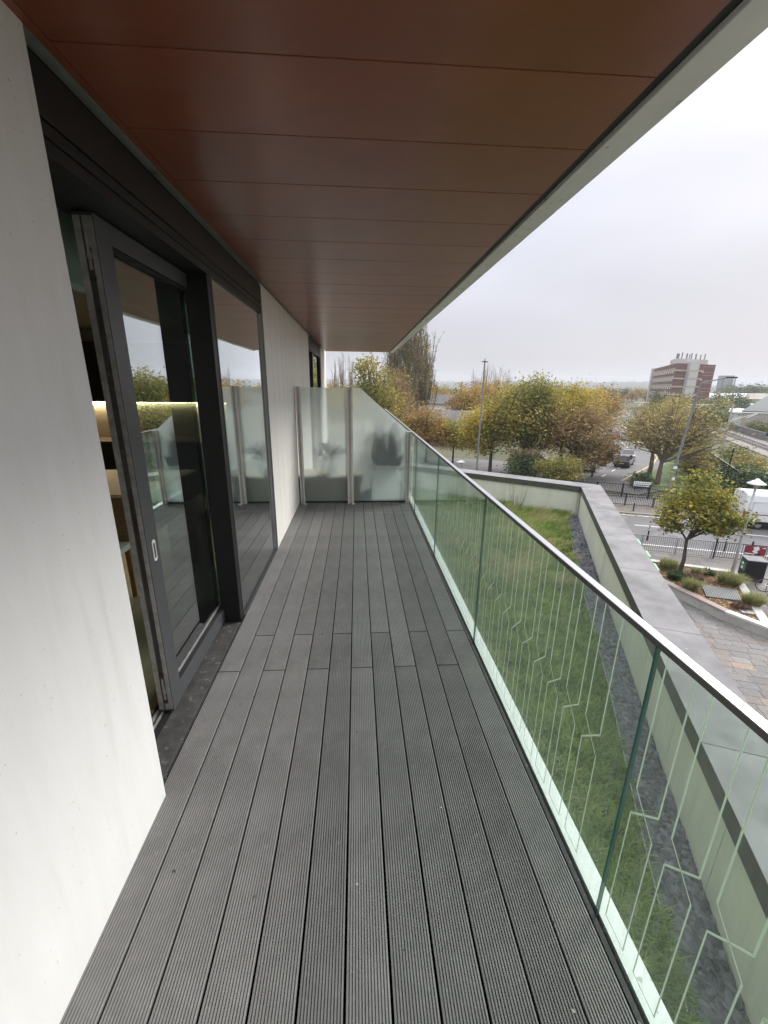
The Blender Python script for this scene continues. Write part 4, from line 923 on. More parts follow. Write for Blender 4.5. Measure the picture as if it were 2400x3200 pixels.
# ---- vehicles
def van(loc, rz, lab, paint):
    t = thing('van', lab, 'van', loc, rz)
    W = .99; Ln = 5.9
    # x forward, y left
    sect = [(-W, .42), (-W, 1.15), (-W*.97, 1.9), (-W*.90, 2.40), (-W*.80, 2.58), (-W*.5, 2.64), (W*.5, 2.64), (W*.80, 2.58), (W*.90, 2.40), (W*.97, 1.9), (W, 1.15), (W, .42)]
    def ring(x, sc_, dz): return [(x, y*sc_, .42+(z-.42)*dz) for y, z in sect]
    rings = [ring(0, .97, .97), ring(.05, 1, 1), ring(4.0, 1, 1), ring(4.5, .99, .985), ring(5.0, .96, .62), ring(5.75, .92, .42), ring(5.9, .86, .36)]
    b = MB(); n = len(sect); b.v = [p for r_ in rings for p in r_]
    b.f = [(i*n+j, (i+1)*n+j, (i+1)*n+(j+1) % n, i*n+(j+1) % n) for i in range(len(rings)-1) for j in range(n)] + [tuple(range(n)), tuple(range(len(rings)*n-1, (len(rings)-1)*n-1, -1))]; b.mi = [0]*len(b.f)
    b.build('body', paint, t, bevel=.04)
    MB().box(-.10, .06, -W*.98, W*.98, .36, .52).build('rear_bumper', M['black_metal'], t, bevel=.02)
    for s_ in (-1, 1):
        MB().box(-.03, .12, s_*W*.985-.05 if s_ > 0 else -W*.985-.02, s_*W*.985+.02 if s_ > 0 else -W*.985+.05, .80, 1.32).build('tail_light', M['red'], t)
        MB().box(.14, 4.4, s_*W-.012, s_*W+.012, .40, .60).build('sill_trim', M['black_metal'], t)
        MB().box(.5, 3.9, s_*W-.004, s_*W+.006, 1.06, 1.12).build('side_moulding', M['black_metal'], t)
        for x0, x1 in ((.45, 1.75), (1.95, 3.3)):
            f = MB(); y = s_*(W*.985)+s_*.004
            for (xa, xb, za, zb) in ((x0, x1, 1.98, 2.0), (x0, x1, 1.24, 1.26), (x0, x0+.02, 1.26, 1.98), (x1-.02, x1, 1.26, 1.98)): f.box(xa, xb, y-.012, y+.012, za, zb)
            f.build('side_recess', M['galv2'], t)
    for y in (-.02,): MB().box(-.008, .004, -.01, .01, .55, 2.4).build('door_seam', M['black_metal'], t)
    for x in (1.05, 4.75):
        for s_ in (-1, 1):
            wv = MB().tube([(x, s_*.78, .34), (x, s_*.985, .34)], .34, 18).build('wheel', M['tyre'], t); MB().tube([(x, s_*.986, .34), (x, s_*.992, .34)], .2, 14).build('rim', M['galv'], wv)
    MB().box(4.55, 4.9, -.8, .8, 1.65, 2.2).build('windscreen', M['carglass'], t)
    return t
van((27.85, 27.75, ZRD), RA, 'white panel van driving off along the main road at the right', M['p_white'])
def car(loc, rz, lab, paint, grp=None, kind='saloon', name='car'):
    t = thing(name, lab, 'car', loc, rz, grp)
    hb = kind != 'saloon'
    prof = [(0, .35), (0, .78), (.10, .90), (.75 if not hb else .15, .95), (1.25 if not hb else .45, 1.38), (1.7 if not hb else 1.0, 1.45), (2.6, 1.44), (3.35, .98), (4.15, .86), (4.38, .68), (4.4, .35)]
    lower = [(0, .30), (0, .80), (.12, .92), (3.4, .96), (4.15, .86), (4.38, .68), (4.4, .30)]
    b = MB(); n = len(lower)
    b.add([(x, -.86 if z > .7 else -.84, z) for x, z in lower] + [(x, .86 if z > .7 else .84, z) for x, z in lower], [tuple(range(n-1, -1, -1)), tuple(range(n, 2*n))] + [(i, (i+1) % n, n+(i+1) % n, n+i) for i in range(n)])
    b.build('body', paint, t, bevel=.06)
    xb = .75 if not hb else .12; x1 = 1.25 if not hb else .42
    cab = [(xb, .93), (x1, 1.40), (2.55, 1.41), (3.35, .95)]
    b = MB(); b.add([(x, -.78 if z < 1.2 else -.60, z) for x, z in cab] + [(x, .78 if z < 1.2 else .60, z) for x, z in cab], [(3, 2, 1, 0), (4, 5, 6, 7)] + [(i, (i+1) % 4, 4+(i+1) % 4, 4+i) for i in range(4)])
    b.build('windows', M['carglass'], t)
    MB().box(x1-.02, 2.58, -.61, .61, 1.412, 1.45).build('roof', paint, t, bevel=.02)
    for s_ in (-1, 1):
        MB().box(-.02, .10, s_*.70-.13, s_*.70+.13, .66, .80).build('tail_light', M['red'], t); MB().box(4.28, 4.40, s_*.66-.16, s_*.66+.16, .62, .74).build('headlight', M['lampwhite'], t)
        MB().tube([(x1+.02, s_*.62, 1.38), (xb+.02, s_*.77, .95)], .03, 5).tube([(2.5, s_*.62, 1.39), (3.3, s_*.77, .96)], .03, 5).build('pillar', paint, t)
    MB().box(-.015, .0, -.26, .26, .52, .63).build('number_plate', M['plate'], t)
    for x in (.8, 3.55):
        for s_ in (-1, 1):
            wv = MB().tube([(x, s_*.68, .31), (x, s_*.87, .31)], .31, 16).build('wheel', M['tyre'], t); MB().tube([(x, s_*.872, .31), (x, s_*.876, .31)], .19, 12).build('rim', M['galv'], wv)
    return t
SR = ZRD+.01
car((36.6, 54.0, SR), math.atan2(8, 5), 'silver and black saloon seen from behind on the bend of the side road', M['p_silver'], 'cars on the side road')
car((33.0, 49.7, SR), math.atan2(6, 5.2), 'dark car half hidden by leaves behind the silver saloon', M['p_dark'], 'cars on the side road', 'hatch')
car((52.2, 83.6, SR), math.atan2(15, 8.5), 'white car parked third along the side road kerb', M['p_white'], 'cars on the side road', 'hatch')
car((50.2, 79.0, SR), math.atan2(12, 6.5), 'red and white car parked second along the side road kerb', M['p_red'], 'cars on the side road', 'hatch')
car((50.9, 76.2, SR), math.atan2(12, 6.5), 'pale silver car passing the parked cars on the side road', M['p_silver'], 'cars on the side road')
car((27.9, 51.5, SR), RA+.4, 'white car parked behind the low tree beyond the parapet', M['p_white'], None, 'hatch')
car((24.4, 48.2, SR), RA+.25, 'white car nosing out of the service road by the corner', M['p_white'], None, 'hatch')
car((20.8, 52.8, SR), RA, 'pale car on the service road beneath the golden trees', M['p_silver'], None)
car((33.5, 30.4, ZP), RA, 'navy blue car almost hidden behind the white van', M['p_blue'], None, 'hatch')
HAZE_D = 0.00036
# ================================================================== trees
LEAF = {
 'gold': rmat('golden_leaf', [(0.123, 0.144, 0.034), (0.266, 0.257, 0.052), (0.531, 0.391, 0.081), (0.620, 0.513, 0.110)], .6, scale=.28, nscale_w=.42, trans=.35),
 'green': rmat('green_gold_leaf', [(0.075, 0.102, 0.034), (0.160, 0.181, 0.047), (0.349, 0.293, 0.068), (0.620, 0.451, 0.117)], .6, scale=.3, nscale_w=.42, trans=.35),
 'orange': rmat('orange_leaf', [(0.193, 0.138, 0.047), (0.386, 0.254, 0.075), (0.620, 0.404, 0.117)], .6, scale=.25, nscale_w=.42, trans=.3),
 'brown': rmat('russet_leaf', [(0.128, 0.111, 0.049), (0.277, 0.197, 0.086), (0.490, 0.300, 0.146)], .65, scale=.35, nscale_w=.42, trans=.3),
 'olive': rmat('olive_leaf', [(0.185, 0.161, 0.066), (0.346, 0.290, 0.102), (0.570, 0.439, 0.185)], .65, scale=.3, nscale_w=.4, trans=.3),
 'poplar': rmat('poplar_leaf', [(0.121, 0.123, 0.033), (0.241, 0.213, 0.057), (0.411, 0.324, 0.102)], .65, scale=.2, nscale_w=.4, trans=.3),
 'dark': rmat('evergreen_leaf', [(0.029, 0.054, 0.022), (0.058, 0.094, 0.033), (0.109, 0.145, 0.057)], .6, scale=.4, nscale_w=.4, trans=.15),
 'mid': rmat('dull_green_leaf', [(0.072, 0.094, 0.030), (0.132, 0.156, 0.047), (0.241, 0.224, 0.075)], .65, scale=.2, nscale_w=.4, trans=.25),
 'scrub': rmat('scrub_leaf', [(0.145, 0.134, 0.041), (0.266, 0.224, 0.065), (0.435, 0.335, 0.112)], .7, scale=.3, nscale_w=.4, trans=.25),
}
def leafquads(c, s, flat=.35):
    n = len(c); d = rng.normal(size=(n, 3)); d[:, 2] *= flat; d /= np.linalg.norm(d, axis=1)[:, None]
    u = rng.normal(size=(n, 3)); u -= (u*d).sum(1)[:, None]*d; u /= np.linalg.norm(u, axis=1)[:, None]
    s = s[:, None]; V = np.stack([c-d*s, c-u*s*.62+d*s*.15, c+d*s, c+u*s*.62+d*s*.15], 1)
    return V.reshape(-1, 3)
def tree(name, lab, cat, base, th, tr, lobes, nb, nl, ls, leaf, wood='trunk', group=None, lean=(0, 0), up=.35, spread=.55, stems=1, bark_n=7, leafless_top=0., thick=1.):
    """lobes: (dx, dy, dz, rx, ry, rz) ellipsoids relative to the base. Limbs rise from the trunk to points spread in the lobes; leaves gather round their outer ends"""
    t = thing(name, lab, cat, base, 0, group)
    w_ = MB(); tips = []
    vol = np.array([l[3]*l[4]*l[5] for l in lobes]); vol = vol/vol.sum()
    stem_pts = []
    for k_ in range(stems):
        off = Vector((0, 0, 0)) if stems == 1 else Vector((math.cos(k_*2.4)*tr*1.5, math.sin(k_*2.4)*tr*1.5, 0))
        top = Vector((lean[0], lean[1], th)) + (off*3 if stems > 1 else off)
        p = [off + Vector((0, 0, -.3)), off.lerp(top, .45) + Vector((rng.normal(0, .05), rng.normal(0, .05), 0)), top]
        w_.tube(p, [tr*1.25, tr*.95, tr*.75], bark_n); stem_pts.append(top)
    cz = max(l[2]+l[5] for l in lobes)
    # leaders running up through the crown
    leaders = []
    for k_ in range(max(2, nb//14)):
        l = lobes[int(rng.choice(len(lobes), p=vol))]; s0 = stem_pts[k_ % len(stem_pts)]
        q = Vector((l[0]+rng.normal(0, .35)*l[3], l[1]+rng.normal(0, .35)*l[4], l[2]+l[5]*rng.uniform(.2, .8)))
        mid = s0.lerp(q, .5) + Vector((rng.normal(0, .2), rng.normal(0, .2), (q-s0).length*.06))
        w_.tube([s0, mid, q], [tr*.6*thick, tr*.38*thick, tr*.08], 6); leaders.append((s0, mid, q))
    for k_ in range(nb):
        l = lobes[int(rng.choice(len(lobes), p=vol))]
        d = rng.normal(size=3); d /= np.linalg.norm(d); rr = rng.random()**.30*(1.12 if k_ % 4 == 0 else 1.0)
        q = Vector((l[0]+d[0]*l[3]*rr, l[1]+d[1]*l[4]*rr, l[2]+d[2]*l[5]*rr))
        a, m_, b_ = leaders[int(np.argmin([((x[1]-q).length + rng.random()*1.5) for x in leaders]))]
        t0 = rng.uniform(.15, .8); s0 = a.lerp(m_, t0*2) if t0 < .5 else m_.lerp(b_, t0*2-1)
        if s0.z > q.z: s0 = s0.lerp(a, .6)
        mid = s0.lerp(q, .5) + Vector((0, 0, -up*(q-s0).length*.22)) if up > 0 else s0.lerp(q, .5)
        mid += Vector((rng.normal(0, .12), rng.normal(0, .12), 0))*(q-s0).length*.5
        r0 = tr*.26*thick*rng.uniform(.6, 1.2); w_.tube([s0, mid, q], [r0, r0*.6, r0*.14], 5, cap=False); tips.append((mid, q, l))
    w_.build('trunk', M[wood], t)
    if nl:
        T = np.array([[*a, *b_] for a, b_, _ in tips]); i = rng.integers(0, len(T), nl); f = rng.random(nl)**.55
        c = T[i, :3]*(1-f)[:, None] + T[i, 3:]*f[:, None]
        sc_ = np.array([min(x[2][3], x[2][5]) for x in tips])[i][:, None]
        c += rng.normal(size=(nl, 3))*sc_*spread*.26*np.array([1.1, 1.1, .8])
        # leave gaps: thin out with a lumpy field
        fld = np.sin(c[:, 0]*2.1/ max(.4, lobes[0][3]/3) + base[0])*np.sin(c[:, 1]*1.9/max(.4, lobes[0][3]/3))*np.sin(c[:, 2]*2.3/max(.4, lobes[0][3]/3)+1)
        c = c[rng.random(nl) < .78+.5*fld]
        if leafless_top: c = c[rng.random(len(c)) > np.clip((c[:, 2]/cz-.45)*leafless_top, 0, .93)]
        r_ = np.clip(rng.normal(.5, .25, len(c)), 0, 1)
        me = npmesh('crown', leafquads(c, rng.choice([.55, .8, 1.0, 1.5], len(c), p=[.3, .3, .28, .12])*ls), np.arange(4*len(c)).reshape(-1, 4), LEAF[leaf] if isinstance(leaf, str) else leaf, np.repeat(r_, 4))
        put(me, 'crown', t)
    return t
GZ = -7.88
# street tree in the planter
M_st = rmat('street_tree_leaf', [(0.073, 0.107, 0.027), (0.148, 0.170, 0.031), (0.320, 0.283, 0.047), (0.737, 0.519, 0.079)], .6, scale=.55, nscale_w=.35, trans=.35)
st_t = tree('street_tree', 'small yellow green street tree growing in the raised planter', 'tree', (16.55, 18.72, ZT-.1), 1.85, .095,
    [(.15, -.1, 3.4, 1.75, 1.75, 1.15), (.1, .1, 4.5, 1.35, 1.35, 1.0), (1.35, -.9, 3.2, 1.0, 1.0, .7), (-1.0, .6, 2.9, .95, .95, .65), (.3, -.1, 5.3, .8, .8, .6)], 130, 10500, .078, M_st, 'trunkdark', spread=.8, up=-.2, thick=.8)
# golden group across the road
tree('maple_tree', 'broad golden green tree with the leftmost trunk of the roadside group', 'tree', (15.5, 47.3, GZ), 2.6, .20, [(-.3, .6, 5.2, 3.4, 3.2, 2.6), (-1.6, .3, 4.0, 2.2, 2.4, 1.8), (1.2, .5, 6.6, 2.6, 2.4, 2.0)], 110, 26000, .125, 'gold', 'trunkdark', group='trees across the road', up=-.3, spread=1.0)
tree('maple_tree', 'tallest yellow topped tree in the middle of the roadside group', 'tree', (18.9, 46.2, GZ), 2.8, .24, [(0, 0, 6.6, 4.0, 3.8, 3.3), (.5, 0, 9.0, 2.7, 2.6, 2.2), (-2.2, 0, 6.4, 2.4, 2.4, 2.0), (1.8, -.6, 4.6, 2.6, 2.4, 1.9)], 150, 36000, .125, 'green', 'trunkdark', group='trees across the road', up=-.3, spread=.95)
tree('maple_tree', 'yellow crowned tree at the right of the roadside group', 'tree', (23.9, 47.6, GZ), 2.8, .22, [(0, 0, 6.6, 3.9, 3.6, 3.0), (1.8, .2, 8.2, 2.8, 2.6, 1.8), (-1.2, .2, 7.8, 2.2, 2.2, 1.5)], 110, 24000, .125, 'gold', 'trunkdark', group='trees across the road', up=-.3, spread=.95)
tree('russet_tree', 'russet brown leaved tree in front of the yellow crowned trees', 'tree', (23.4, 43.8, GZ), 2.2, .18, [(0, 0, 5.2, 3.8, 3.3, 2.8), (1.4, -.5, 3.4, 3.2, 2.8, 1.9), (-1.8, .2, 5.8, 2.4, 2.2, 1.8), (2.2, -1.0, 6.6, 2.2, 2.0, 1.5)], 160, 26000, .11, 'brown', 'trunkdark', 'trees across the road', up=-.3, spread=.95)
tree('russet_tree', 'thin russet tree spreading low over the road junction', 'tree', (26.4, 44.6, GZ), 1.6, .10, [(0, 0, 3.4, 2.2, 2.0, 1.5), (1.0, -.8, 2.4, 1.6, 1.5, .9)], 60, 3600, .12, 'brown', 'trunkdark', 'trees across the road', spread=.95)
tree('shrub', 'dark shrub with browning top beside the far parapet corner', 'shrub', (16.9, 41.5, GZ), .5, .09, [(0, 0, 1.9, 1.7, 1.6, 1.5)], 70, 5200, .10, 'dark', 'trunkdark', 'roadside shrubs', stems=3, spread=.9)
tree('shrub', 'reddish topped shrub rising behind the dark shrub', 'shrub', (17.6, 42.9, GZ), .5, .08, [(0, 0, 2.5, 1.9, 1.6, 1.0)], 60, 3000, .10, 'brown', 'trunkdark', 'roadside shrubs', stems=3, spread=.9)
tree('shrub', 'bright green yellow bushy tree nearest the parapet corner', 'shrub', (19.6, 39.2, GZ+.1), .7, .09, [(0, 0, 2.1, 2.0, 1.8, 1.5), (-1.2, .4, 1.6, 1.2, 1.2, 1.0), (1.3, -.4, 1.7, 1.2, 1.2, 1.0)], 80, 11000, .095, 'green', 'trunk', 'roadside shrubs', stems=4, spread=.9)
# orange trees left of the lamp column
tree('orange_tree', 'orange brown tree showing above the middle of the handrail', 'tree', (8.9, 53.5, GZ), 2.4, .17, [(0, 0, 5.2, 3.0, 2.8, 2.3), (1.6, -.4, 4.0, 2.6, 2.4, 1.8), (-1.4, .3, 5.6, 2.0, 2.0, 1.6)], 110, 15000, .11, 'orange', 'trunkdark', 'trees left of the lamp column', spread=.9)
tree('orange_tree', 'smaller orange tree just left of the tall thin lamp column', 'tree', (12.4, 53.2, GZ), 2.0, .13, [(0, 0, 4.0, 2.6, 2.4, 1.9), (1.0, -.5, 3.0, 1.8, 1.8, 1.4)], 90, 13000, .10, 'gold', 'trunkdark', 'trees left of the lamp column', spread=.9)
tree('orange_tree', 'dull orange tree behind the sloping screen corner', 'tree', (5.9, 55.2, GZ), 2.4, .16, [(0, 0, 5.6, 2.7, 2.6, 2.4), (.6, 0, 3.6, 2.4, 2.4, 1.8)], 100, 11000, .11, 'brown', 'trunkdark', 'trees left of the lamp column', spread=.9)
# trees above the screen
tree('green_tree', 'loose green yellow tree rising above the frosted screen', 'tree', (2.1, 46.0, GZ), 4.0, .22, [(0, 0, 9.4, 2.3, 2.3, 3.2), (-.8, 0, 11.6, 1.7, 1.7, 1.9), (1.0, 0, 7.4, 2.2, 2.2, 2.2)], 120, 9000, .13, 'green', 'trunk', 'trees beyond the privacy screen', spread=.95, up=-.3)
tree('green_tree', 'pinkish brown thinning tree between the green tree and the tall poplar', 'tree', (5.2, 58.5, GZ), 4.0, .2, [(0, 0, 9.2, 2.6, 2.6, 2.8), (.4, 0, 6.6, 2.8, 2.6, 2.2)], 120, 6500, .13, 'brown', 'twig', 'trees beyond the privacy screen', spread=.9, up=-.3)
def poplar(loc, h, rad, n, leaf, nl, lab, wood, grp, ls=.16, name='poplar_tree', cat='tree'):
    t = thing(name, lab, cat, loc, 0, grp); b = MB(); T = []
    b.tube([(0, 0, -.3), (0, 0, h*.35), (0, 0, h*.75)], [h*.016, h*.012, h*.005], 7)
    for i in range(n):
        z0 = h*rng.uniform(.06, .6); q = rng.random()*6.28; r1 = rad*rng.uniform(.25, 1)*(1-.25*z0/h); z1 = min(h, z0 + h*rng.uniform(.25, .5))
        a = Vector((0, 0, z0)); c = Vector((math.cos(q)*r1, math.sin(q)*r1, z1)); mi = Vector((math.cos(q)*r1*.7, math.sin(q)*r1*.7, z0+(z1-z0)*.38))
        r0 = h*.0042*rng.uniform(.6, 1.2); b.tube([a, mi, c], [r0, r0*.7, r0*.2], 4, cap=False); T.append((*mi, *c))
        for j in range(3):
            f = rng.uniform(.2, .9); s0 = mi.lerp(c, f); e_ = s0 + Vector((rng.normal(0, .35), rng.normal(0, .35), h*rng.uniform(.05, .12))); b.tube([s0, e_], [r0*.45, r0*.12], 3, cap=False); T.append((*s0, *e_))
    b.build('trunk', M[wood], t)
    if nl:
        T = np.array(T); i = rng.integers(0, len(T), nl); f = rng.random(nl); c = T[i, :3]*(1-f)[:, None]+T[i, 3:]*f[:, None] + rng.normal(size=(nl, 3))*.22
        c = c[rng.random(nl) > np.clip((c[:, 2]/h-.35)*.9, 0, .72)]
        put(npmesh('crown', leafquads(c, rng.uniform(.6, 1.1, len(c))*ls), np.arange(4*len(c)).reshape(-1, 4), LEAF[leaf], np.repeat(rng.random(len(c)), 4)), 'crown', t)
    return t
poplar((10.3, 85, GZ), 25.5, 3.9, 130, 'poplar', 11000, 'tall upswept poplar with thinning leaves beside the soffit end', 'trunk', 'tall poplars')
poplar((14.0, 88, GZ), 21, 3.0, 90, 'poplar', 6000, 'shorter upswept poplar on the right side of the tall one', 'trunk', 'tall poplars')
poplar((7.4, 87, GZ), 23, 3.0, 90, 'poplar', 6500, 'upswept poplar mostly behind the pinkish thinning tree', 'trunk', 'tall poplars')
for i, (x, y, h, l) in enumerate(((-5.6, 112, 16.5, 'bare poplar nearest the white wall end'), (-3.6, 110, 17.2, 'bare poplar in the middle of the three by the wall end'), (-1.4, 113, 16.8, 'bare poplar right of the three by the wall end'))):
    poplar((x, y, GZ), h, 1.5, 40, None, 0, l, 'twig', 'bare poplars by the wall end')
for i, (x, y, h) in enumerate(((33.5, 121, 14.2), (36.0, 119.5, 15.6), (38.6, 119, 15.2), (41.2, 118, 14.0))):
    poplar((x, y, GZ), h, 2.1, 60, None, 0, 'pale bare poplar, %s of the four behind the golden trees' % ('leftmost', 'second', 'third', 'rightmost')[i], 'twig', 'bare poplars behind the golden trees')
# mid distance trees
def mtree(x, y, h, r, leaf, lab, nl=5200, ls=.22, grp='trees in the middle distance', nb=60):
    return tree('autumn_tree', lab, 'tree', (x, y, GZ), h*.25, h*.018, [(0, 0, h*.62, r, r, h*.36), (r*.5, -.3, h*.5, r*.7, r*.7, h*.28), (-r*.5, .3, h*.52, r*.7, r*.7, h*.28)], nb, nl, ls, leaf, 'trunkdark', grp, spread=.95)
mtree(-3.3, 88, 10.4, 3.2, 'gold', 'yellow tree low behind the bare poplars at the wall end')
mtree(1.2, 92, 9.8, 3.4, 'orange', 'orange tree between the wall end and the green tree')
mtree(23.4, 90, 10.4, 4.0, 'orange', 'round orange gold tree just right of the thin lamp column', 8000)
mtree(28.8, 92, 11.4, 4.4, 'orange', 'round ochre tree behind the golden roadside group', 8000)
mtree(33.5, 98, 11.6, 4.4, 'gold', 'yellow ochre tree behind the tallest roadside tree', 8000)
mtree(22.9, 71.5, 8.2, 2.2, 'dark', 'dark green conifer shaped tree beside the thin lamp column', 6000, .16)
mtree(18.5, 121, 10.8, 4.2, 'orange', 'orange tree behind the white gabled house', 6000)
mtree(24.0, 128, 10.5, 4.0, 'orange', 'rust coloured tree right of the white gabled house', 5000)
mtree(41.5, 84, 9.6, 4.4, 'brown', 'pale russet tree behind the yellow crowned tree', 7000)
mtree(48.6, 83.5, 10.2, 4.2, 'orange', 'rounded ochre tree standing left of the side road', 9000)
mtree(45, 96, 10.8, 4.2, 'brown', 'bare topped brown tree behind the rounded ochre tree', 5000)
mtree(46.0, 66.5, 4.4, 1.3, 'gold', 'slim young yellow tree at the kerb of the side road', 1500, .14, nb=24)
# pale open trees on the lawn
M_ol = LEAF['olive']
tree('plane_tree', 'pale open crowned tree in front, on the lawn by the tall lamp', 'tree', (31.3, 40.7, ZP-.1), 2.3, .25, [(.3, 0, 6.2, 3.9, 3.8, 2.6), (2.6, -1.8, 5.6, 2.8, 2.8, 2.2), (-1.8, 1.2, 5.6, 2.8, 2.8, 2.1), (.6, 0, 7.6, 2.8, 2.8, 1.5), (3.4, -2.6, 3.6, 2.2, 2.0, 1.6)], 260, 7500, .10, M_ol, 'trunk', 'open trees on the lawn', up=.1, spread=.9, thick=.85)
tree('plane_tree', 'pale open crowned tree standing further back on the lawn', 'tree', (33.8, 45.6, ZP-.1), 2.4, .25, [(0, 0, 6.0, 3.6, 3.6, 2.6), (-2.2, 1.5, 5.6, 2.6, 2.6, 2.0), (.4, 0, 7.4, 2.5, 2.5, 1.3)], 220, 5500, .10, M_ol, 'trunk', 'open trees on the lawn', up=.1, spread=.9, thick=.85)
tree('shrub', 'grey green spreading bush on the lawn edge behind the street sign', 'shrub', (28.7, 39.6, ZP-.1), .3, .06, [(0, 0, .75, 1.5, 1.4, .7)], 50, 3000, .09, 'dark', 'trunkdark', 'lawn and railway shrubs', stems=3, spread=.9)
tree('shrub', 'dark green rounded bush behind the saucer lamp top', 'shrub', (34.4, 33.4, ZP-.1), .5, .1, [(0, 0, 1.9, 2.0, 2.0, 1.5), (1.8, -1.4, 1.7, 2.0, 2.0, 1.4)], 90, 7000, .12, 'dark', 'trunkdark', 'lawn and railway shrubs', stems=3, spread=.9)
tree('shrub', 'dark green rounded bush at the frame edge behind the white van', 'shrub', (38.4, 31.0, ZP-.1), .5, .1, [(0, 0, 1.7, 2.2, 2.2, 1.5)], 70, 5000, .12, 'mid', 'trunkdark', 'lawn and railway shrubs', stems=3, spread=.9)
scr = [(36.5, 42.5, 3.4, 2.4), (39.5, 46.5, 3.6, 2.6), (43.0, 51.0, 3.8, 2.8), (47.5, 58.0, 3.8, 2.8), (51.0, 64.0, 4.2, 3.0), (38.5, 38.5, 2.6, 2.2), (42.5, 42.0, 2.4, 2.4), (46.5, 47.0, 2.4, 2.6), (51.0, 53.0, 2.4, 2.8), (47.0, 40.0, 2.2, 2.6), (52.0, 45.0, 2.2, 2.8), (57.5, 74.0, 5.0, 3.4), (62.0, 82.0, 5.4, 3.4), (80.5, 74.5, 3.2, 2.8), (84.5, 79.5, 3.4, 3.0), (88.0, 86.0, 3.0, 2.8), (77.0, 69.0, 3.2, 2.8), (73.5, 64.0, 3.0, 2.8), (91.5, 92.0, 3.0, 2.6)]
protos = []
for i in range(3):
    protos.append(tree('scrub_bush', 'olive scrub bush on the rough bank beside the railway', 'shrub', (*scr[i][:2], ZP-.15), .4, .07, [(0, 0, 1.0, 1.0, 1.0, .75), (.5, .3, .8, .7, .7, .6)], 40, 2600, .075, ['scrub', 'scrub', 'mid'][i], 'trunkdark', 'scrub bushes along the railway bank', stems=3, spread=.95))
for i, (x, y, h, r) in enumerate(scr):
    o = protos[i] if i < 3 else dup(protos[i % 3] if i < 13 else protos[2], (x, y, ZP-.15), rng.random()*6.28)
    o.scale = (r*.72, r*.72, h*.62)
    o['label'] = '%s scrub bush %s' % ('dull green' if (i % 3 == 2 or i >= 13) else 'olive', 'beyond the tracks below the yard wall' if i >= 13 else ('far along the bank behind the lawn trees' if i in (3, 4, 11, 12) else ('close behind the mesh fence' if i in (0, 1, 2, 5) else 'between the mesh fence and the tracks')))
# far trees: individuals in bands
FP = []
for i, (lf, nl) in enumerate((('mid', 2600), ('dark', 2600), ('orange', 2400), ('mid', 2600), ('scrub', 2400))):
    FP.append(tree('distant_tree', 'tree in the hazy distance', 'tree', (300+i*8, 420, GZ), 2.0, .16, [(0, 0, 5.2, 3.6, 3.6, 3.2), (1.8, .5, 4.2, 2.6, 2.6, 2.4), (-1.7, -.4, 4.0, 2.6, 2.6, 2.4)], 40, nl, .30, lf, 'trunkdark', 'trees in the hazy distance', spread=1.0))
k_ = 0
WHERE = ''
def far_put(x, y, s_, i):
    global k_
    if k_ < len(FP): o = FP[k_ % len(FP)]; o.location = (x, y, GZ)
    else: o = dup(FP[i], (x, y, GZ), rng.random()*6.28)
    kn = o.children[-1].data.materials[0].name if o.children else ''
    kn = [c.data.materials[0].name for c in o.children if c.name.startswith('crown')][0]
    o['label'] = '%s tree in the hazy distance %s' % ({'dull_green_leaf': 'dull green', 'evergreen_leaf': 'dark green', 'orange_leaf': 'orange', 'scrub_leaf': 'tawny'}[kn], WHERE); o['group'] = 'distant trees ' + WHERE
    o.scale = (s_*1.15, s_*1.15, s_); k_ += 1
for az0, az1, d0, d1, cnt, s0, s1, kinds in ((20, 42, 230, 420, 46, .9, 1.35, (0, 1, 3, 4, 2)), (0, 21, 150, 330, 34, .9, 1.25, (2, 4, 0, 3)), (41.5, 50, 330, 560, 40, 1.0, 1.7, (0, 1, 3)), (-6, 2, 140, 260, 16, .9, 1.3, (2, 4)), (36, 42, 110, 220, 16, .7, 1.0, (0, 3, 4)), (42, 50, 560, 900, 30, 1.2, 1.8, (0, 3))):
    WHERE = {(20, 46): 'between the golden trees and the tower', (0, 34): 'behind the orange trees on the left', (41.5, 40): 'on the skyline right of the tower', (-6, 16): 'behind the bare poplars by the wall', (36, 16): 'at the foot of the tower block', (42, 30): 'furthest off below the flared block'}[(az0, cnt)]
    for j in range(cnt):
        az = math.radians(az0 + (az1-az0)*(j+rng.random())/cnt); d = rng.uniform(d0, d1)
        far_put(d*math.sin(az), d*math.cos(az), rng.uniform(s0, s1), int(rng.choice(kinds)))
WHERE = 'around the yard and school buildings'
for x, y, s_, i in ((141, 152, .95, 1), (150, 158, .9, 3), (133, 140, .7, 1), (176, 186, .8, 2), (128, 137, .75, 1), (121, 134, .7, 3), (186, 190, .7, 1), (110, 131, .7, 0), (103, 124, .65, 4), (98, 128, .6, 3)): far_put(x, y, s_, i)
# distant ridge
nA, nR = 520, 7; azs = np.linspace(math.radians(-25), math.radians(75), nA); V = []
h0 = 15 + 6*np.sin(azs*5.3+1) + 5*np.sin(azs*11+2) + 3*np.sin(azs*23) + rng.normal(0, 1.6, nA)
h0 = h0*np.clip(1.0+.25*np.sin(azs*3), .6, 1.4)
for j in range(nR):
    d = 1350 + 110*j; f = math.sin(math.pi*.5*(j/(nR-1)))
    V.append(np.stack([d*np.sin(azs), d*np.cos(azs), -8.5 + f*(h0+14+(rng.normal(0, 1.8, nA) if j > 1 else 0))], 1))
V = np.concatenate(V); F = np.array([(j*nA+i, j*nA+i+1, (j+1)*nA+i+1, (j+1)*nA+i) for j in range(nR-1) for i in range(nA-1)])
o = put(npmesh('hills', V, F, mat('wooded_hill', (.025, .035, .028), .95, col2=(.075, .075, .055), scale=.02)), 'hills'); o['kind'] = 'structure'
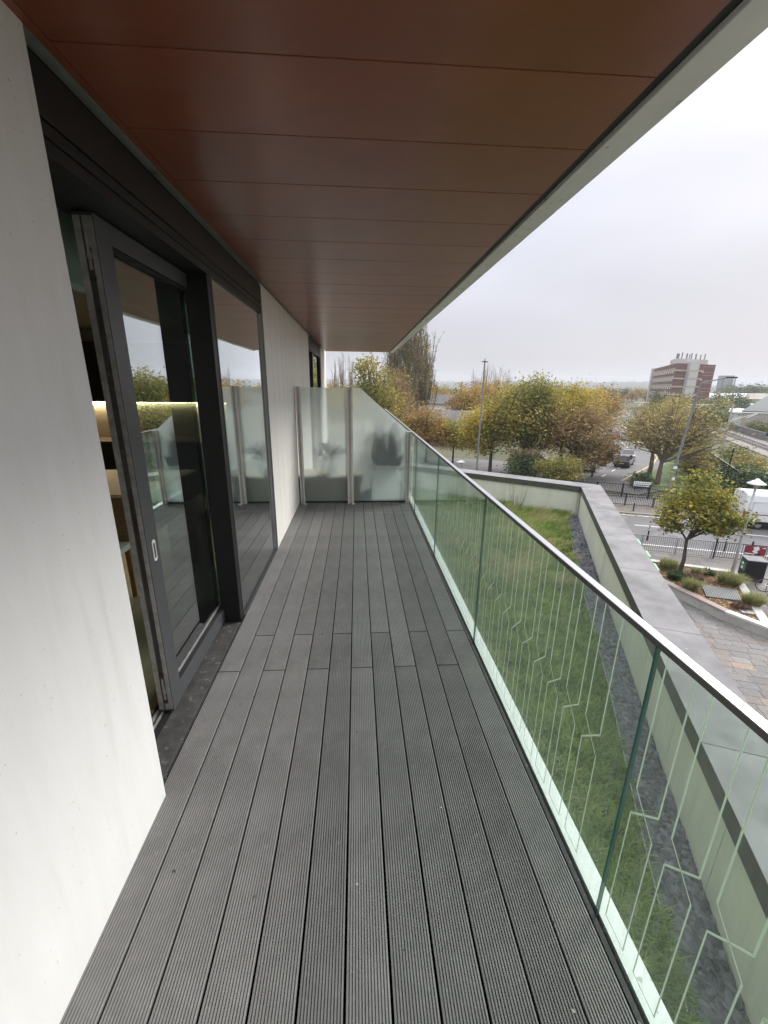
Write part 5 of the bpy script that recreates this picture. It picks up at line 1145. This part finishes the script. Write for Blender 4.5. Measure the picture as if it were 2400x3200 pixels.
# ================================================================== railway, fence, buildings
rd = Vector((.50, .866)); rn = Vector((rd.y, -rd.x)); r0_ = Vector((52.5, 38.5))
RZ = ZP-.1
sheet('ballast', [[r0_-rn*2.5-rd*40, r0_+rn*9.5-rd*40, r0_+rn*9.5+rd*260, r0_-rn*2.5+rd*260]], RZ+.06, mat('ballast', (.16, .135, .12), .95, col2=(.25, .22, .20), scale=1.2), .3)
for tr_i, off in enumerate((0, 4.2)):
    t = thing('railway_track', ('railway track nearer the green mesh fence', 'railway track further from the green mesh fence')[tr_i], 'railway track', (r0_.x, r0_.y, RZ), 0, 'railway tracks')
    for g in (0, 1.44):
        p, q = r0_+rn*(off+g)-rd*40, r0_+rn*(off+g)+rd*250; quad([p-rn*.05, p+rn*.05, q+rn*.05, q-rn*.05], RZ+.14, RZ+.26, 'rail', M['steel_dark'], t)
    sm = MB().obox((0, 0), math.atan2(rn.y, rn.x), 1.25, .12, 0, .12).mesh('sleeper', M['kerb'])
    for i in range(130):
        c = r0_ + rn*(off+.72) + rd*(-20+i*.9); s_ = inst(sm, 'sleeper', t, (c.x-r0_.x, c.y-r0_.y, .03))
def mast(p, lab, arm):
    t = thing('catenary_mast', lab, 'railway mast', (p.x, p.y, RZ), 0, 'overhead line masts')
    MB().tube([(0, 0, 0), (0, 0, 7.4)], [.16, .13], 8).build('mast', M['galv2'], t)
    e_ = rn*arm; MB().tube([(0, 0, 6.2), (e_.x, e_.y, 6.2)], .07, 6).build('boom', M['lampwhite'], t); MB().tube([(0, 0, 4.9), (e_.x*.62, e_.y*.62, 6.15)], .05, 6).tube([(e_.x*.62, e_.y*.62, 6.1), (e_.x*.38, e_.y*.38, 5.35)], .06, 6).build('strut', M['lampwhite'], t)
mast(Vector((58.0, 62.9)), 'overhead line mast with white boom beside the nearer track', 5.2)
mast(Vector((76, 94)), 'second overhead line mast further along the track', 4.6); mast(Vector((98, 131)), 'third overhead line mast near the lorry trailer', 4.6)
mast(Vector((70, 105)), 'short mast seen through the open lawn trees', 3.5)
wv = MB()
for o_ in (2.6, 5.0):
    for zz_ in (5.3, 6.6):
        pts = [Vector((58, 62.9)) + rd*(-40+k*10) + rn*o_ for k in range(14)]; wv.tube([(p.x, p.y, RZ+zz_) for p in pts], .02, 4)
tag(wv.build('overhead_wires', M['galv']), 'overhead railway wires strung between the masts', 'wires')
gf = thing('mesh_fence', 'dark green mesh fence running along the railway bank', 'fence', (35, 35.7, ZP), 0)
p0, p1 = Vector((33.6, 33.6)), Vector((50.0, 60.5)); fd = (p1-p0).normalized(); fl = (p1-p0).length
def meshmat():
    mt, nt, b = nmat('green_mesh'); b.inputs['Base Color'].default_value = (.015, .06, .045, 1); b.inputs['Roughness'].default_value = .6
    tr = nt.nodes.new('ShaderNodeBsdfTransparent'); mx = nt.nodes.new('ShaderNodeMixShader'); mx.inputs[0].default_value = .62
    nt.links.new(tr.outputs[0], mx.inputs[1]); nt.links.new(b.outputs[0], mx.inputs[2]); nt.links.new(mx.outputs[0], nt.nodes['Material Output'].inputs[0]); return mt
gm = meshmat(); fn = Vector((-fd.y, fd.x))
for i in range(12):
    a, b_ = p0+fd*fl*i/12, p0+fd*fl*(i+1)/12
    quad([a+fn*.01, a-fn*.01, b_-fn*.01, b_+fn*.01], ZP+.05, ZP+2.38, 'mesh_panel', gm, gf)
    P(MB().tube([(a.x, a.y, ZP-.1), (a.x, a.y, ZP+2.45)], .05, 8), 'post', M['dkgreen'], gf)
P(MB().tube([(p0.x, p0.y, ZP+2.40), (p1.x, p1.y, ZP+2.40)], .035, 6), 'top_rail', M['galv2'], gf)
tag(MB().tube([(36.6, 38.5, ZP-.1), (36.7, 38.5, ZP+4.2)], .07, 8).build('pole', M['black_metal']), 'slim dark pole standing among the scrub by the mesh fence', 'pole')
# ---- tower block
tw = thing('tower_block', 'red brick tower block with yellow bands, white stair core and roof aerials', 'building', (140, 185, ZP-.1))
M['tbrick'] = mat('tower_brick', (.165, .075, .066), .9, var=.12, scale=.5); M['tband'] = mat('yellow_band', (.46, .38, .22), .8, var=.08); M['twhite'] = mat('tower_white', (.50, .49, .48), .8, var=.1, scale=.2); M['tglass'] = mat('tower_glass', (.05, .06, .065), .2)
A, Lc, Rc = Vector((128.2, 169.6)), Vector((155.9, 222.5)), Vector((151.2, 177.0))
Bc = Lc + (Rc-A)
def along(p, q, t0, t1, dep, z0, z1, name, mt, proud=.0):
    d = (q-p).normalized(); n = Vector((d.y, -d.x)); c = (A+Bc)/2
    if n.dot(c-p) > 0: n = -n
    a, b_ = p.lerp(q, t0), p.lerp(q, t1); quad([a-n*dep, a+n*proud, b_+n*proud, b_-n*dep], z0, z1, name, mt, tw)
quad([A, Lc, Bc, Rc], -8, 11.5, 'body', M['tbrick'], tw)
zs = [9.1-3.15*i for i in range(6)]
for z in zs:
    along(A, Lc, .005, .985, .1, z-.55, z+.02, 'band', M['tband'], .12)
    along(A, Rc, .0, .26, .1, z-.55, z+.02, 'band', M['tband'], .12); along(A, Rc, .505, .70, .1, z-.5, z+.02, 'band', M['tband'], .12)
    along(A, Rc, .02, .25, .1, z-1.35, z-.60, 'window', M['tglass'], .06); along(A, Rc, .51, .66, .1, z-1.35, z-.60, 'window', M['tglass'], .06)
    along(A, Rc, .655, .70, .1, z-.9, z-.25, 'window_surround', M['twhite'], .2)
    for j in range(12):
        t = .02+j*.078; along(A, Lc, t, t+.038, .1, z-1.3, z-.58, 'window', M['tglass'], .06); along(A, Lc, t+.041, t+.070, .1, z-1.25, z-.60, 'window_surround', M['twhite'], .08)
        along(A, Lc, t+.01, t+.045, .1, z+.06, z+.75, 'window_surround', M['twhite'], .08)
for z in (10.6, 8.3, 7.1, 5.0, 3.9, 1.9, .6, -1.4): along(A, Rc, .71, .995, .1, z, z+.08, 'string_course', M['twhite'], .05)
along(A, Rc, .27, .50, .3, -8, 11.9, 'stair_core', M['twhite'], 1.3)
for z in zs: along(A, Rc, .275, .495, .1, z-.5, z, 'core_band', M['tband'], 1.36)
along(A, Lc, .93, 1.0, .3, -8, 11.7, 'end_wall', M['twhite'], .8)
c_ = (A+Rc)/2
quad([A.lerp(Rc, .0)+(Lc-A)*.03, A.lerp(Rc, .80)+(Lc-A)*.03, A.lerp(Rc, .80)+(Lc-A)*.25, A+(Lc-A)*.25], 11.52, 13.4, 'plant_room', M['twhite'], tw)
for i, t in enumerate((.02, .12, .24, .31, .36, .47, .59, .70)):
    p = A.lerp(Rc, t)+(Lc-A)*.04; wd = .5 if i == 0 else .12+.1*(i % 3 == 2)
    P(MB().box(p.x-wd, p.x+wd, p.y-.2, p.y+.2, 13.41, 15.3+.25*((i*5) % 3)), 'aerial', M['galv'], tw)
hb_ = thing('distant_block', 'pale grey flared block rising on the hazy skyline', 'building', (597, 673, -8))
P(MB().add([(597+x*s_, 673+y*s_, z) for z, s_ in ((-8, .92), (22.6, 1.0)) for x, y in ((-9, -3), (6, -9), (10, 6), (-5, 10))], [(0, 3, 2, 1), (4, 5, 6, 7), (0, 1, 5, 4), (1, 2, 6, 5), (2, 3, 7, 6), (3, 0, 4, 7)]), 'body', mat('far_block', (.14, .14, .16), .9, var=.1, scale=.05), hb_)
for i in range(5): P(MB().box(588+i*4, 589+i*4, 662, 664, 0, 20), 'rib', M['kerb'], hb_)
# ---- houses and sheds
def gable(name, lab, cat, c, ang, ln, dp, he, hr, wm, rm_, hip=False, grp=None, z0=GZ, wins=0, eave=.4):
    t = thing(name, lab, cat, (c[0], c[1], z0), ang, grp)
    MB().box(-ln/2, ln/2, -dp/2, dp/2, -.3, he).build('wall', wm, t)
    k = dp*.42 if hip else -eave*0; e = eave
    v = [(-ln/2-e, -dp/2-e, he), (ln/2+e, -dp/2-e, he), (ln/2+e, dp/2+e, he), (-ln/2-e, dp/2+e, he), (-ln/2-e+k, 0, he+hr), (ln/2+e-k, 0, he+hr)]
    v2 = [(x, y, z+.22) for x, y, z in v]
    b = MB().add(v+v2, [(0, 3, 2, 1), (6, 7, 11, 10), (8, 9, 10, 11), (9, 6, 10) if False else (7, 8, 11), (9, 6, 10), (0, 1, 7, 6), (1, 2, 8, 7), (2, 3, 9, 8), (3, 0, 6, 9)])
    b.build('roof', rm_, t)
    if not hip:
        for s_ in (-1, 1): MB().add([(s_*ln/2, -dp/2, he), (s_*ln/2, dp/2, he), (s_*ln/2, 0, he+hr)], [(0, 1, 2)]).build('gable_end', wm, t)
    for i in range(wins):
        x = -ln/2 + ln*(i+.5)/wins; f = MB().box(x-.55, x+.55, -dp/2-.06, -dp/2+.02, he*.35, he*.78).build('window', M['lampwhite'], t); MB().box(x-.45, x+.45, -dp/2-.075, -dp/2-.055, he*.40, he*.74).build('pane', M['carglass'], f)
    return t
M['slateroof'] = mat('grey_roof', (.115, .11, .115), .85, var=.15, scale=.6); M['brickwall'] = mat('house_brick', (.16, .10, .075), .9, var=.15); M['yellowwall'] = mat('yellow_brick', (.42, .32, .16), .9, var=.1); M['paleroof'] = mat('pale_sheet_roof', (.42, .42, .43), .7, var=.12, scale=.3); M['greenroof'] = mat('grey_green_roof', (.22, .24, .22), .8, var=.1); M['beigewall'] = mat('beige_wall', (.40, .36, .31), .9, var=.08); M['tealroof'] = mat('tan_roof', (.24, .21, .17), .8, var=.1)
gable('house', 'low grey roofed house glimpsed between the orange trees', 'house', (17.6, 73, 0), -.25, 12, 8, 3.0, 2.4, M['brickwall'], M['slateroof'], wins=4)
gable('house', 'white gabled house roof above the orange trees by the poplar', 'house', (22.8, 116, 0), -.9, 9, 8, 5.0, 2.2, M['lampwhite'], M['slateroof'], wins=2)
gable('house', 'large house with hipped grey roof at the right frame edge', 'house', (114.5, 107.5, 0), -.80, 17, 11, 3.9, 4.2, M['beigewall'], M['greenroof'], hip=True)
gable('outbuilding', 'small white lean to beside the hipped roof house', 'house', (106.6, 113.2, 0), -.80, 3.6, 3, 3.3, 1.0, M['lampwhite'], M['lampwhite'])
gable('school_block', 'yellow brick block with flat pale roof beyond the lorry trailer', 'building', (146, 149, 0), -.82, 24, 10, 4.0, .5, M['yellowwall'], M['paleroof'], wins=6)
gable('school_hall', 'white fronted flat roofed building behind the yellow brick block', 'building', (163, 159, 0), -.82, 22, 9, 5.8, .4, M['lampwhite'], M['tealroof'])
gable('warehouse', 'long pale sheet roofed warehouse right of the tower block', 'warehouse', (228, 238, 0), -.74, 46, 30, 4.6, 2.6, M['paleroof'], M['paleroof'], grp='warehouses beyond the railway')
gable('warehouse', 'second pale roofed warehouse further behind the first', 'warehouse', (300, 300, 0), -.74, 60, 30, 5.0, 2.4, M['beigewall'], M['paleroof'], grp='warehouses beyond the railway')
gable('warehouse', 'tan roofed long shed behind the hipped roof house', 'warehouse', (190, 170, 0), -.74, 40, 22, 5.4, 2.2, M['beigewall'], M['tealroof'], grp='warehouses beyond the railway')
sheet('yard', [[(86, 104), (100, 84), (135, 112), (128, 150), (104, 142)]], GZ+.03, M['asphalt2'])
wl_ = thing('boundary_wall', 'long grey rendered wall between the railway and the yard', 'wall', (92, 96, GZ)); w0, w1 = Vector((80, 78)), Vector((116, 141)); wd = (w1-w0).normalized(); wn = Vector((wd.y, -wd.x))
for i in range(18):
    a, b_ = w0+wd*i*4.03, w0+wd*(i*4.03+3.98); quad([a, b_, b_+wn*.25, a+wn*.25], GZ-.2, GZ+1.5, 'wall_panel', M['coping'], wl_)
ly = thing('lorry_trailer', 'dark box trailer with pale roof parked in the yard', 'trailer', (107.5, 117.5, GZ), -.62)
MB().box(-3.6, 3.6, -1.2, 1.2, .9, 3.6).build('box_body', mat('trailer_dark', (.06, .06, .075), .6), ly); MB().box(-3.65, 3.65, -1.22, 1.22, 3.602, 3.72).build('roof', M['lampwhite'], ly); MB().box(-3.5, 3.5, -1.0, 1.0, .5, .898).build('chassis', M['black_metal'], ly)
for x in (-2.6, -1.4, 2.6):
    for y in (-1.05, .8): MB().tube([(x, y, .48), (x, y+.25, .48)], .48, 14).build('wheel', M['tyre'], ly)
car((112.6, 114.0, GZ+.04), -.5, 'white car parked by the house with the hipped roof', M['p_white'], 'cars in the yard', 'hatch'); car((113.0, 119.5, GZ+.04), -.4, 'white van like car beside the dark trailer', M['p_white'], 'cars in the yard', 'hatch'); car((116.4, 121.5, GZ+.04), -.4, 'pale car furthest back in the yard', M['p_silver'], 'cars in the yard', 'hatch')
# ================================================================== haze
hz = MB().box(-2350, 2350, -2350, 2350, -9.2, 60).build('haze', []) if False else None
hm, nt, b = nmat('haze_air'); nt.nodes.remove(b); pv = nt.nodes.new('ShaderNodeVolumePrincipled'); pv.inputs['Density'].default_value = HAZE_D; pv.inputs['Color'].default_value = (.80, .82, .88, 1); pv.inputs['Anisotropy'].default_value = 0
nt.links.new(pv.outputs[0], nt.nodes['Material Output'].inputs['Volume'])
hz = MB().box(-2350, 2350, -2350, 2350, -9.2, 60).build('haze', hm); hz['kind'] = 'stuff'
